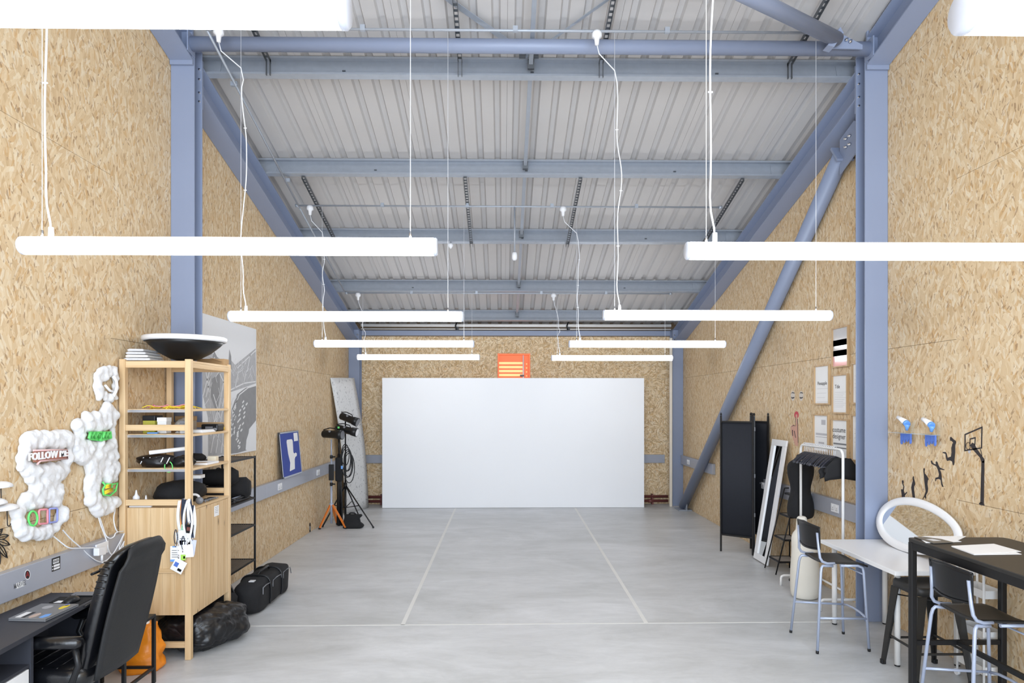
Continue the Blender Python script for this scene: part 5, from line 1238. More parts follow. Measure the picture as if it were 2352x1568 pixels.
lead('white lead bundle running down behind the chair', [(1122, 880), (1090, 960), (1070, 1010), (1085, 1060), (1100, 1040), (1115, 960)], 0.06)
lead('lowest white lead sagging towards the chair', [(920, 1140), (960, 1158), (1010, 1150), (1060, 1110)], 0.075)
t = thing('plug_adapter', 'white plug adapter block in the trunking socket by the clouds', 'adapter', tuple(on_x(232, 1290, XL + 0.06)))
q = [on_x(*zc(a, b), XL + 0.06) for a, b in ((858, 985), (968, 945), (972, 1050), (858, 1085))]
MB().prism([(p.y, p.z) for p in q], lambda a, b: (XL + 0.0565, a, b), (0.012, 0, 0)).build('plate', M_plastic, t, bevel=0.003)
q = [on_x(*zc(a, b), XL + 0.09) for a, b in ((865, 1015), (935, 1000), (935, 1070), (865, 1085))]
MB().prism([(p.y, p.z) for p in q], lambda a, b: (XL + 0.069, a, b), (0.04, 0, 0)).build('adapter', M_plastic, t, bevel=0.006)
p = on_x(*zc(918, 1090), XL + 0.1); MB().cyl((p.x, p.y, p.z + 0.02), (p.x, p.y, p.z - 0.03), 0.008, 8).build('plug', M_plastic, t)
def stick(label, pts, m_, cat='sticker', name='sticker'):
    q_ = [on_x(*zc(a, b), XL + 0.0555) for a, b in pts]
    t_ = thing(name, label, cat, tuple(q_[0]))
    MB().prism([(p.y, p.z) for p in q_], lambda a, b: (XL + 0.0552, a, b), (0.0006, 0, 0)).build('backing', m_, t_)
    return t_
def sbar(t_, pts, m_, n='print', k=0):
    q_ = [on_x(*zc(a, b), XL + 0.056) for a, b in pts]; MB().prism([(p.y, p.z) for p in q_], lambda a, b: (XL + 0.0559 + k, a, b), (0.0004, 0, 0)).build(n, m_, t_)
t = stick('black sticker with a wireless sign and two white bars on the trunking', [(466, 1108), (543, 1082), (543, 1200), (466, 1228)], M_blackp)
sbar(t, [(478, 1118), (532, 1100), (532, 1140), (478, 1158)], M_white, 'symbol'); sbar(t, [(484, 1165), (538, 1148), (538, 1168), (484, 1186)], M_white); sbar(t, [(484, 1193), (538, 1174), (538, 1192), (484, 1212)], M_white)
p = on_x(*zc(505, 1130), XL + 0.057); text('WiFi', 0.028, M_blackp, t, tuple(p), (0, 1, 0), (0, 0, 1), 0.0004, 1.0, 'lettering', 0.0004)
for a in (1178, 1205): sbar(t, [(470, a - 3), (478, a - 6), (478, a + 4), (470, a + 7)], M_white, 'dot')
t = stick('dark oval emblem sticker with a red mark on the trunking', [(248 + 26 * math.cos(a), 1252 + 46 * math.sin(a)) for a in [2 * PI * i / 18 for i in range(18)]], M_plastic)
sbar(t, [(248 + 21 * math.cos(a), 1252 + 38 * math.sin(a)) for a in [2 * PI * i / 18 for i in range(18)]], M_ink)
p = on_x(*zc(248, 1252), XL + 0.058); text('A', 0.05, mat('deep_red_ink', (150, 40, 45), 0.5), t, tuple(p), (0, 1, 0), (0, 0, 1), 0.0004, 1.0)
t = stick('small white sticker with grey lettering, lowest on the trunking', [(143, 1330), (218, 1302), (220, 1352), (145, 1380)], M_paper)
q0, q1, qc = on_x(*zc(143, 1355), XL + 0.056), on_x(*zc(218, 1327), XL + 0.056), on_x(*zc(181, 1341), XL + 0.0565)
text('MARVEL', 0.042, M_grey, t, tuple(qc), (0, 1, 0), (0, 0, 1), 0.0004, 0.66, 'lettering', 0.0006)

# little umbrellas and wire leaf at the left edge
def umbrella(label, px, py, s=1.0):
    c = on_x(px, py, XL + 0.045)
    t_ = thing('umbrella_hook', label, 'hook', (XL + 0.01, c.y, c.z))
    m_ = MB(); rings_ = []
    for j in range(7):
        a = PI / 2 * j / 6; rings_.append([(max(XL + 0.004, c.x + 0.05 * s * math.cos(b) * math.sin(a)), c.y + 0.075 * s * math.sin(b) * math.sin(a), c.z + 0.035 * s * math.cos(a)) for b in [2 * PI * i / 20 for i in range(20)]])
    rings_[0] = [(c.x, c.y + 0.0005 * math.sin(i), c.z + 0.035 * s) for i in range(20)]
    m_.rings(rings_); m_.build('canopy', M_white, t_)
    MB().tube([(c.x, c.y, c.z - 0.002), (c.x, c.y + 0.004, c.z - 0.085 * s)] + [(c.x, c.y + 0.016 - 0.012 * math.cos(a), c.z - 0.085 * s - 0.014 * math.sin(a)) for a in [PI * i / 6 for i in range(1, 7)]], 0.0028, 6).build('handle', M_blackp, t_)
umbrella('upper small white umbrella hook cut by the left picture edge', 2, 1119)
umbrella('middle small white umbrella hook at the very left edge', -12, 1158)
umbrella('lower small white umbrella hook, the one seen whole', 16, 1170)
t = thing('wire_leaf', 'black wire leaf ornament on the wall at the left picture edge', 'ornament', tuple(on_x(4, 1280, XL + 0.01)))
def leaf(ax, ay, bx, by, wd):
    a, b = on_x(ax, ay, XL + 0.012), on_x(bx, by, XL + 0.012); d = b - a; n = Vector((0, -d.z, d.y)).normalized() * wd
    pts = [a + d * (i / 10) + n * math.sin(PI * i / 10) for i in range(11)] + [a + d * (i / 10) - n * math.sin(PI * i / 10) for i in range(9, 0, -1)]
    MB().tube(pts, 0.003, 6, closed=True).build('leaf_outline', M_blackp, t); MB().tube([a, b], 0.0025, 6).build('midrib', M_blackp, t)
for q in ((-8, 1232, 6, 1214, 0.012), (-8, 1236, 20, 1229, 0.014), (-8, 1240, 23, 1251, 0.016), (-8, 1244, 17, 1281, 0.016), (-10, 1246, 0, 1295, 0.016)): leaf(*q)

# ------------------------------------------------------------------ right side: folding screen
t = thing('folding_screen', 'black three-panel folding screen standing by the right wall', 'screen', (3.1, 8.45, 0))
SP = [Vector((2.865, 8.60, 0)), Vector((3.225, 8.33, 0)), Vector((3.335, 8.75, 0)), Vector((3.415, 8.335, 0))]
for i in range(3):
    a, b = SP[i], SP[i + 1]; d = (b - a); L_ = d.length; d.normalize(); n = Vector((-d.y, d.x, 0))
    a2, b2 = a + d * 0.012, b - d * 0.012
    po = MB()
    for p in (a2 + d * 0.008, b2 - d * 0.008): po.obox(p + Vector((0, 0, 0.90)), d, n, (0, 0, 1), 0.009, 0.011, 0.895)
    for z in (0.23, 1.715): po.obox((a2 + b2) / 2 + Vector((0, 0, z)), d, n, (0, 0, 1), (L_ - 0.06) / 2, 0.009, 0.010)
    fo = po.build('panel_frame', M_black, t)
    MB().sheet(None, 24, 1, lambda u, v: a2 + d * (0.017 + u * (L_ - 0.058)) + n * (0.004 + 0.003 * math.sin(u * 75)) + Vector((0, 0, 0.215 + 1.51 * v)), 0.003).build('fabric_panel', M_screen, t)
    for p in (a2 + d * 0.008, b2 - d * 0.008):
        MB().lathe([(0.004, 1.796), (0.011, 1.80), (0.013, 1.812), (0.007, 1.83), (0.001, 1.834)], p, 12).build('finial', M_black, fo)
for z in (0.5, 1.0, 1.6): MB().box(3.218, 3.232, 8.315, 8.325, z, z + 0.05).build('hinge', M_grey, t)

# leaning full length mirror
t = thing('leaning_mirror', 'tall narrow white-framed mirror leaning against the right wall', 'mirror', (3.3, 7.97, 0))
def mq(u, v, o=0.0):      # u along the wall, v up the frame
    b0, t0 = Vector((3.175, 0, 0.012)), Vector((3.415, 0, 1.505))
    p = b0.lerp(t0, v); up = (t0 - b0).normalized(); nr = Vector((-up.z, 0, up.x))
    return Vector((p.x, 8.185 - 0.42 * u, p.z)) + nr * o
bw, bh = 0.30, 0.05
for q in ([(0, 0), (1, 0), (1, bh), (0, bh)], [(0, 1 - bh), (1, 1 - bh), (1, 1), (0, 1)], [(0, bh + .0005), (bw * 0.75, bh + .0005), (bw * 0.75, 1 - bh - .0005), (0, 1 - bh - .0005)], [(1 - bw * 0.75, bh + .0005), (1, bh + .0005), (1, 1 - bh - .0005), (1 - bw * 0.75, 1 - bh - .0005)]):
    MB().prism(q, lambda a, b: mq(a, b, 0.0), Vector(mq(0, 0, 0.022)) - Vector(mq(0, 0, 0))).build('frame_bar', M_white, t, bevel=0.003)
MB().prism([(bw * 0.74, bh * 0.98), (1 - bw * 0.74, bh * 0.98), (1 - bw * 0.74, 1 - bh * 0.98), (bw * 0.74, 1 - bh * 0.98)], lambda a, b: mq(a, b, 0.004), Vector(mq(0, 0, 0.004)) - Vector(mq(0, 0, 0))).build('glass', M_mirror, t)

# small ladder shelf
t = thing('ladder_shelf', 'small black metal ladder shelf with four grey mesh shelves', 'shelf', (3.25, 7.56, 0))
for y in (7.40, 7.71):
    MB().tube([(3.11, y, 0.003), (3.345, y, 0.95)], 0.008, 8).build('leg', M_black, t)
    MB().tube([(3.405, y, 0.003), (3.405, y, 0.95)], 0.008, 8).build('leg', M_black, t)
    MB().tube([(3.345, y, 0.95), (3.405, y, 0.95)], 0.008, 8).build('top_bar', M_black, t)
M_shm = mat('grey_brown_mesh_shelf', (150, 142, 135), 0.6, 0.1, 0.12, 60)
for z in (0.13, 0.38, 0.64, 0.88):
    xf = 3.11 + 0.235 * z / 0.95 + 0.012
    so = MB().box(xf, 3.395, 7.412, 7.424, z, z + 0.02).box(xf, 3.395, 7.686, 7.698, z, z + 0.02).box(xf, xf + 0.01, 7.425, 7.685, z, z + 0.02).box(3.385, 3.395, 7.425, 7.685, z, z + 0.02).build('shelf', M_black, t)
    g = MB()
    for i in range(18): g.box(xf + 0.011, 3.384, 7.43 + 0.0145 * i, 7.438 + 0.0145 * i, z + 0.012, z + 0.015)
    tag(g.build('mesh', M_shm, so), kind='stuff')

# clothes rail
t = thing('clothes_rail', 'white tubular clothes rail with coat hangers near the right column', 'rail', (3.2, 6.5, 0))
rc = 0.013; RZ = 1.515
arc = lambda y, s: [(3.2, y + s * 0.06 * (1 - math.cos(a)), RZ - 0.06 + 0.06 * math.sin(a)) for a in [PI / 2 * i / 6 for i in range(7)]]
MB().tube([(3.2, 6.10, 0.12)] + arc(6.10, 1) + arc(6.97, -1)[::-1] + [(3.2, 6.97, 0.12)], rc, 12).build('frame', M_whitem, t)
for y in (6.10, 6.97): MB().tube([(2.985, y, 0.003), (2.985, y, 0.075), (2.992, y, 0.098), (3.015, y, 0.108), (3.19, y, 0.108), (3.385, y, 0.108), (3.408, y, 0.098), (3.415, y, 0.075), (3.415, y, 0.003)], rc, 10).build('foot', M_whitem, t)
MB().cyl((3.2, 6.11, 0.19), (3.2, 6.96, 0.19), 0.010, 10).build('lower_bar', M_whitem, t)
# hangers: one built, the others copied
h0 = thing('coat_hanger', 'black coat hanger with white hook, one of the row on the white clothes rail', 'hanger', (3.2, 6.2, RZ), 0, 'black hangers on the white rail')
MB().tube([(0.0, 0, -0.075)] + [(0.0 + 0.021 * math.sin(a) * 1.0, 0, 0.0 - 0.021 * math.cos(a) * 1.0 + 0.004) for a in [0.15 + 4.2 * i / 10 for i in range(11)]], 0.0032, 6).build('hook', M_plastic, h0, local=True)
hb = MB(); L2 = []
for i in range(13):
    u = i / 12 * 2 - 1; L2.append((0.215 * u, -0.03 * abs(u) ** 2, -0.078 - 0.095 * abs(u) ** 1.3))
hb.tube(L2, [0.005] + [0.008 + 0.004 * (1 - abs(i / 6 - 1)) for i in range(1, 12)] + [0.005], 8)
hb.tube([(-0.2, -0.025, -0.168), (0.2, -0.025, -0.168)], 0.004, 6)
hb.build('body', M_hang, h0, local=True)
ng = 19
hs = []
for i in range(ng):
    y = 6.25 + 0.63 * i / (ng - 1)
    rz = 0.38 + R.uniform(-0.06, 0.06)
    if i == 0: h0.location = (3.2, y, RZ); h0.rotation_euler = (0, 0, rz); o = h0
    else: o = dup(h0, (3.2 , y, RZ), rz)
    hs.append(o)
# dark garments on the near end and some among the hangers
M_cloth = mat('black_cloth', (24, 24, 27), 0.85, 0, 0.2, 10)
def garment(label, y, ln, w0, seed, cx=3.2):
    t_ = thing('hanging_garment', label, 'garment', (cx, y, RZ - 0.1 - ln), group=None)
    rg = []
    for j in range(8):
        v = j / 7; ring_ = []
        for i in range(24):
            a = 2 * PI * i / 24; k_ = 1 + 0.2 * mnoise.noise(Vector((math.cos(a) * 2 + seed, v * 3, math.sin(a) * 2)))
            w_ = w0 * (0.45 + 0.55 * min(1, v * 3)) ; ring_.append((cx + w_ * math.copysign(abs(math.cos(a)) ** 0.7, math.cos(a)) * k_, y + 0.012 * math.sin(a) * k_, RZ - 0.085 - 0.05 * min(1, v * 3) * abs(math.cos(a)) - ln * v))
        rg.append(ring_)
    MB().rings(rg).build('cloth', M_cloth, t_)
garment('black garment folded over a hanger at the near end of the clothes rail', 6.165, 0.17, 0.17, 1, 3.23)
garment('second black garment from the near end of the clothes rail', 6.215, 0.15, 0.18, 2, 3.22)
# black bust behind the rail
t = thing('dress_form', 'black headless dress form on a stand behind the clothes rail', 'dress form', (3.27, 7.14, 0))
prof = [(0.69, 0.125, 0.085), (0.72, 0.145, 0.10), (0.80, 0.150, 0.105), (0.88, 0.140, 0.10), (0.98, 0.105, 0.08), (1.05, 0.108, 0.082), (1.14, 0.135, 0.105), (1.20, 0.145, 0.11), (1.27, 0.150, 0.09), (1.31, 0.13, 0.07), (1.34, 0.07, 0.06), (1.36, 0.045, 0.045), (1.40, 0.042, 0.042)]
MB().rings([[(3.27 + a_ * math.cos(2 * PI * i / 28) * 0.98, 7.13 + b_ * math.sin(2 * PI * i / 28) * (1.0 if math.sin(2 * PI * i / 28) > 0 else 1.1), z + (0.012 * math.cos(2 * PI * i / 14) if k < 1 else 0)) for i in range(28)] for k, (z, a_, b_) in enumerate(prof)]).build('torso', M_fabric, t, subsurf=1)
MB().cyl((3.27, 7.13, 0.02), (3.27, 7.13, 0.685), 0.012, 10).build('pole', M_black, t)
MB().lathe([(0.12, 0.001), (0.12, 0.012), (0.02, 0.02), (0.014, 0.03)], (3.27, 7.13, 0), 24).build('base', M_black, t)
# tall off-white plaster form
t = thing('plaster_form', 'tall off-white plaster torso form standing below the clothes rail', 'sculpture', (3.035, 6.52, 0))
prof = [(0.002, 0.09, 0.08), (0.01, 0.125, 0.11), (0.05, 0.142, 0.125), (0.16, 0.147, 0.13), (0.30, 0.142, 0.125), (0.42, 0.130, 0.112), (0.52, 0.125, 0.105), (0.58, 0.130, 0.105), (0.63, 0.128, 0.10), (0.665, 0.105, 0.085), (0.685, 0.07, 0.06), (0.70, 0.056, 0.05), (0.76, 0.052, 0.048), (0.80, 0.050, 0.046), (0.82, 0.038, 0.036), (0.824, 0.01, 0.01)]
MB().rings([[(3.035 - (0.035 if z > 0.69 else 0.018 if z > 0.67 else 0) + a_ * math.cos(2 * PI * i / 28) + 0.004 * math.sin(z * 9), 6.52 + b_ * math.sin(2 * PI * i / 28), z) for i in range(28)] for z, a_, b_ in prof]).build('torso', M_clay, t, subsurf=1)
MB().box(2.92, 2.945, 6.42, 6.424, 0.155, 0.17).build('mark', M_grey, t) if False else None

# ------------------------------------------------------------------ frames and stickers on the right wall
M_frame = wood('oak_frame', (206, 176, 136), (182, 150, 110), 'Z')
def frame(label, p0, p1, y0, y1, prints, glass=0.0, paper=None):
    a, b = on_x(p0, (y0 + y1) / 2, XR), on_x(p1, (y0 + y1) / 2, XR); c0, c1 = on_x((p0 + p1) / 2, y0, XR), on_x((p0 + p1) / 2, y1, XR)
    Y0, Y1, Z0, Z1 = b.y, a.y, c1.z, c0.z
    if Y0 < 5.97: Y0 = 5.97
    t_ = thing('picture_frame', label, 'picture', (XR - 0.015, (Y0 + Y1) / 2, Z0)); X = XR - 0.002; f = 0.014
    for q in ((Y0, Y1, Z0, Z0 + f), (Y0, Y1, Z1 - f, Z1), (Y0, Y0 + f, Z0 + f + .0003, Z1 - f - .0003), (Y1 - f, Y1, Z0 + f + .0003, Z1 - f - .0003)):
        MB().box(X - 0.026, X, *q).build('frame_bar', M_frame, t_)
    MB().box(X - 0.010, X - 0.004, Y0 + f + .0003, Y1 - f - .0003, Z0 + f + .0003, Z1 - f - .0003).build('sheet', paper or M_paper, t_)
    for (u0, u1, v0, v1, m_) in prints:      # u from the left as seen, v from the top
        MB().box(X - 0.0108, X - 0.0102, Y1 - f - (Y1 - Y0 - 2 * f) * u1, Y1 - f - (Y1 - Y0 - 2 * f) * u0, Z1 - f - (Z1 - Z0 - 2 * f) * v1, Z1 - f - (Z1 - Z0 - 2 * f) * v0).build('print', m_, t_)
    def tx(s, size, u, v): text(s, size, M_ink, t_, (X - 0.0112, Y1 - f - (Y1 - Y0 - 2 * f) * u, Z1 - f - (Z1 - Z0 - 2 * f) * v), (0, -1, 0), (0, 0, 1), 0.0006, 1.0)
    return tx
M_gl = mat('glossy_pink_print', (242, 190, 196), 0.1, 0, 0.02, coat=0.5); M_pr = mat('glossy_pale_print', (212, 212, 215), 0.12, 0, 0.02, coat=0.5); M_fine = mat('pale_grey_print', (190, 190, 196), 0.6)
fl = lambda v0, st, n, w=0.9: [(0.12, w - 0.1 * (i % 3), v0 + st * i, v0 + st * i + 0.006, M_fine) for i in range(n)]
frame('topmost framed picture by the column, pale with painted reflection bands and a pink lower band', 1915, 1953, 750, 843, [(0, 1, 0.0, 0.74, M_pr), (0, 1, 0.30, 0.46, M_white), (0, 1, 0.58, 0.73, M_white), (0, 1, 0.741, 1, M_gl)])  # white bands are glass reflections painted onto the sheet
tx = frame('framed white sheet with a single dark script line, upper left of the group', 1874, 1909, 838, 929, fl(0.6, 0.12, 4)); tx('Pineapple', 0.055, 0.5, 0.46)
tx = frame('framed text page in the middle of the group', 1915, 1951, 859, 950, fl(0.45, 0.05, 9)); tx('Title', 0.055, 0.3, 0.3)
frame('framed white sheet with a faint grey figure, lower left of the group', 1872, 1907, 951, 1038, [(0.5, 0.8, 0.12, 0.26, M_fine), (0.1, 0.95, 0.5, 0.56, M_fine), (0.1, 0.95, 0.6, 0.62, M_fine), (0.3, 0.7, 0.75, 0.8, M_fine)])
tx = frame('framed sheet with two words of bold lettering, behind the hangers', 1914, 1952, 962, 1062, [(0.05, 0.95, 0.56, 0.6, M_grey), (0.05, 0.9, 0.66, 0.69, M_grey)]); tx('costume', 0.075, 0.42, 0.24); tx('designer', 0.075, 0.42, 0.40)
frame('framed white sheet half hidden by the right column, upper one', 1961, 1990, 832, 928, fl(0.3, 0.1, 4))
frame('framed white sheet half hidden by the right column, lower one', 1960, 1990, 952, 1060, fl(0.3, 0.1, 4))

M_skin = mat('pale_pink_sticker', (205, 160, 142), 0.7); M_lip = mat('red_sticker', (196, 70, 82), 0.6); M_whi = mat('pale_sticker', (208, 200, 192), 0.7)
def decal(t_, pts, m_, name, cv, X=XR - 0.0016, th=0.0012, k=0.0):
    q_ = [on_x(*cv(a, b), X) for a, b in pts]
    return MB().prism([(p.y, p.z) for p in q_], lambda a, b: (X - k, a, b), (th, 0, 0)).build(name, m_, t_)
c4 = lambda u, v: (1780 + u * 280 / 1220, 700 + v * 360 / 1568)
ell = lambda cx, cy, rx, ry, n=20: [(cx + rx * math.cos(2 * PI * i / n), cy + ry * math.sin(2 * PI * i / n)) for i in range(n)]
for cx, l in ((178, 'left'), (262, 'right')):
    t = thing('eye_sticker', 'small round sticker of a closed eye above the lips sticker, the %s one' % l, 'sticker', tuple(on_x(*c4(cx, 940), XR - 0.003)))
    decal(t, ell(cx, 910, 20, 50), M_whi, 'backing', c4)
    decal(t, [(cx - 16, 885), (cx - 4, 872), (cx + 18, 878), (cx + 18, 886), (cx - 2, 882)], M_ink, 'brow', c4, k=0.0006); decal(t, [(cx - 16, 918), (cx, 926), (cx + 18, 918), (cx + 14, 934), (cx - 10, 938)], M_ink, 'lashes', c4, k=0.0006)
t = thing('wall_sticker', 'sticker of red lips and a pointing hand on the right wall', 'sticker', tuple(on_x(*c4(200, 1400), XR - 0.003)))
decal(t, ell(215, 1100, 22, 36), M_lip, 'lips', c4)
decal(t, [(208, 1095), (222, 1095), (234, 1240), (232, 1410), (205, 1410), (168, 1300), (155, 1220), (180, 1195), (206, 1210)], M_skin, 'hand', c4, k=0.0006)
for q in ([(160, 1220), (190, 1200), (208, 1215), (190, 1208)], [(172, 1250), (176, 1310), (182, 1310), (180, 1250)], [(190, 1260), (205, 1330), (210, 1328), (196, 1258)], [(225, 1140), (230, 1380), (234, 1380), (229, 1140)], [(205, 1120), (207, 1210), (210, 1210), (209, 1120)]): decal(t, q, M_ink, 'outline', c4, k=0.0012)

# ---- bottles tipped above blue fringes, on clear shelves
c3 = lambda u, v: (1980 + u * 372 / 1458, 900 + v * 400 / 1568)
for k, (ox, oy, l) in enumerate(((0, 0, 'left'), (222, 14, 'right'))):
    t = thing('wall_ornament', '%s ornament of a tipped white bottle over a blue fringe on a clear shelf' % l, 'ornament', tuple(on_x(*c3(400 + ox, 460 + oy), XR - 0.05)))
    a, b, c_, d_ = [on_x(*c3(x + ox, y + oy), XR - 0.05) for x, y in ((322, 225), (395, 275), (408, 290), (402, 345))]
    MB().tube([a, a.lerp(b, 0.03), b], [0.010, 0.015, 0.025], 14).build('bottle', M_white, t)
    MB().tube([b, b.lerp(c_, 0.9)], [0.026, 0.026], 14).build('collar', M_lblue, t)
    MB().tube([c_, c_.lerp(d_, 0.5), d_], [0.024, 0.016, 0.009], 14).build('nozzle', M_lblue, t)
    p0, p1 = on_x(*c3(272 + ox, 364 + oy), XR - 0.03), on_x(*c3(448 + ox, 372 + oy), XR - 0.03)
    zz = (p0.z + p1.z) / 2
    MB().box(XR - 0.075, XR - 0.001, p1.y, p0.y, zz - 0.002, zz + 0.002).build('clear_shelf', M_acrylic, t)
    n_ = 7; ya, yb = on_x(*c3(355 + ox, 380 + oy), XR - 0.03).y, p1.y
    for i in range(n_):
        y0 = ya + (yb - ya) * i / n_; y1 = ya + (yb - ya) * (i + 0.85) / n_; ln = (0.085, 0.055, 0.07, 0.05, 0.06, 0.045, 0.075)[i]
        MB().prism([(y0, zz - 0.0025), (y1, zz - 0.0025), (y1, zz - ln), ((y0 + y1) / 2, zz - ln - 0.012), (y0, zz - ln)], lambda a, b: (XR - 0.04, a, b), (0.012, 0, 0)).build('fringe', M_dblue, t)
# ---- basketball hoop and players (flat black wall stickers)
t = thing('hoop_sticker', 'black wall sticker of a basketball hoop on its post', 'sticker', tuple(on_x(*c3(1075, 1010), XR - 0.003)))
for q, n_ in (([(922, 378), (1084, 308), (1084, 322), (922, 392)], 'board_line'), ([(922, 392), (932, 388), (930, 522), (920, 534)], 'board_line'), ([(920, 534), (920, 522), (1080, 496), (1080, 508)], 'board_line'), ([(1073, 326), (1084, 322), (1080, 496), (1070, 498)], 'board_line'),
              ([(968, 418), (1022, 404), (1022, 416), (968, 430)], 'target_line'), ([(968, 430), (975, 428), (974, 486), (966, 490)], 'target_line'), ([(1014, 418), (1022, 416), (1018, 480), (1010, 482)], 'target_line'),
              ([(975, 478), (990, 456), (1006, 462), (1040, 520), (1101, 606), (1098, 640), (1074, 630), (1060, 590), (985, 505)], 'arm'), ([(1074, 630), (1101, 612), (1096, 1000), (1064, 1000)], 'post'),
              ([(1050, 1002), (1064, 992), (1096, 1000), (1102, 1022), (1060, 1016)], 'post_base'), ([(1062, 515), (1068, 513), (1082, 575), (1076, 572)], 'stay')): decal(t, q, M_ink, n_, c3)
ring_ = [on_x(*c3(955 + 20 * math.cos(a), 485 + 32 * math.sin(a)), XR - 0.003) for a in [2 * PI * i / 18 for i in range(18)]]
MB().tube(ring_, 0.002, 5, closed=True).build('rim', M_ink, t)
decal(t, [(952, 528), (978, 524), (974, 550), (958, 552)], M_fine, 'net', c3)
players = [('smallest player sticker, half hidden by the oval mirror', [(360, 795), (372, 795), (374, 815), (370, 825), (380, 850), (375, 890), (384, 915), (404, 896), (405, 906), (384, 932), (388, 950), (380, 1000), (362, 1000), (356, 920), (350, 880), (358, 872), (366, 880), (372, 850), (362, 826), (358, 806)]),
           ('second player sticker from the left with raised arms', [(458, 758), (466, 760), (467, 778), (477, 815), (478, 832), (468, 848), (468, 880), (474, 930), (480, 985), (462, 985), (450, 920), (442, 860), (448, 830), (456, 800), (454, 775)]),
           ('third player sticker from the left, leaping tall', [(552, 690), (560, 684), (566, 695), (562, 715), (566, 735), (576, 745), (590, 765), (600, 785), (592, 795), (588, 830), (594, 870), (590, 900), (575, 930), (578, 955), (572, 960), (562, 942), (548, 968), (545, 962), (560, 930), (572, 895), (566, 850), (560, 800), (556, 760), (552, 716)]),
           ('fourth player sticker from the left with spread arms and legs', [(618, 620), (628, 615), (634, 632), (645, 645), (664, 652), (662, 630), (670, 622), (680, 634), (686, 655), (698, 678), (722, 690), (742, 698), (740, 704), (712, 698), (700, 700), (712, 730), (716, 760), (718, 800), (728, 840), (734, 856), (720, 852), (712, 830), (706, 790), (690, 782), (668, 786), (664, 804), (658, 800), (660, 772), (688, 764), (692, 740), (682, 700), (668, 668), (642, 656), (624, 645)]),
           ('highest player sticker, jumping nearest the hoop', [(790, 410), (800, 402), (812, 414), (826, 428), (844, 440), (846, 455), (838, 480), (838, 540), (832, 600), (828, 655), (818, 660), (810, 625), (790, 615), (764, 620), (756, 600), (750, 556), (724, 548), (726, 540), (752, 540), (760, 552), (770, 592), (800, 580), (806, 540), (804, 500), (812, 470), (820, 456), (806, 440), (792, 438)])]
for l, q in players:
    t = thing('player_sticker', l, 'sticker', tuple(on_x(*c3(*q[len(q) // 2]), XR - 0.003))); 
    # triangulated outline, thin as vinyl
    X = XR - 0.0016; P2 = [on_x(*c3(a, b), X) for a, b in q]
    bm = bmesh.new(); f = bm.faces.new([bm.verts.new(p) for p in P2]); f.normal_update(); r_ = bmesh.ops.triangulate(bm, faces=[f], ngon_method='EAR_CLIP')
    bm.verts.index_update(); vs = [v.co.copy() for v in bm.verts]; fs = [tuple(v.index for v in f.verts) for f in bm.faces]; bm.free()
    mb = MB(); mb.add(vs, fs); mb.add([v + Vector((0.0012, 0, 0)) for v in vs], [tuple(reversed(f)) for f in fs]); mb.build('figure', M_ink, t)

# ------------------------------------------------------------------ white table with oval mirror
t = thing('white_table', 'white rectangular table with round white legs under the oval mirror', 'table', (3.13, 5.24, 0))
TX0, TX1, TY0, TY1 = 2.835, 3.435, 4.68, 5.79
MB().box(TX0, TX1, TY0, TY1, 0.706, 0.74).build('tabletop', M_white, t, bevel=0.003)
for x in (TX0 + 0.10, TX1 - 0.05):
    for y in (TY0 + 0.14, TY1 - 0.05):
        lo = MB().cyl((x, y, 0.012), (x, y, 0.702), 0.0215, 18).cyl((x, y, 0.69), (x, y, 0.7055), 0.045, 16).build('leg', M_whitem, t)
        MB().cyl((x, y, 0.001), (x, y, 0.0118), 0.020, 16).build('foot_cap', M_blackp, lo)
t = thing('oval_mirror', 'oval white-framed mirror leaning on its side on the white table', 'mirror', (3.32, 5.27, 0.741))
mb0, mt0 = Vector((3.285, 5.25, 0.7425)), Vector((3.425, 5.25, 1.165)); up = (mt0 - mb0).normalized(); nr = Vector((-up.z, 0, up.x)); mc = (mb0 + mt0) / 2
hh = (mt0 - mb0).length / 2
def egg(a, s, o=0.0):
    # long axis along the wall, blunt end far from the camera, tip a little lower towards the camera
    u = math.cos(a); v = math.sin(a)
    L_ = 0.53; y = u * L_ * s[0]; z = v * hh * s[1] * (1 + 0.16 * u)
    return mc + Vector((0, 1, 0)) * (y) + up * (z - 0.0 * u) + nr * o
n_ = 64
rg = [[egg(2 * PI * i / n_, s, o) for i in range(n_)] for s, o in (((1, 1), 0.0), ((1, 1), 0.014), ((0.985, 0.965), 0.022), ((0.89, 0.76), 0.026), ((0.86, 0.70), 0.018), ((0.86, 0.70), 0.006))]
m_ = MB(); vs = [p for r in rg for p in r]; k_ = len(rg)
m_.add(vs, [(i * n_ + j, i * n_ + (j + 1) % n_, ((i + 1) % k_) * n_ + (j + 1) % n_, ((i + 1) % k_) * n_ + j) for i in range(k_) for j in range(n_)], True)
m_.build('frame', M_white, t)
m_ = MB(); m_.add([egg(2 * PI * i / n_, (0.862, 0.702), 0.012) for i in range(n_)] + [egg(2 * PI * i / n_, (0.862, 0.702), 0.0065) for i in range(n_)], [tuple(range(n_)), tuple(range(2 * n_ - 1, n_ - 1, -1))] + [(i, n_ + i, n_ + (i + 1) % n_, (i + 1) % n_) for i in range(n_)], False)
m_.build('glass', M_mirror, t)

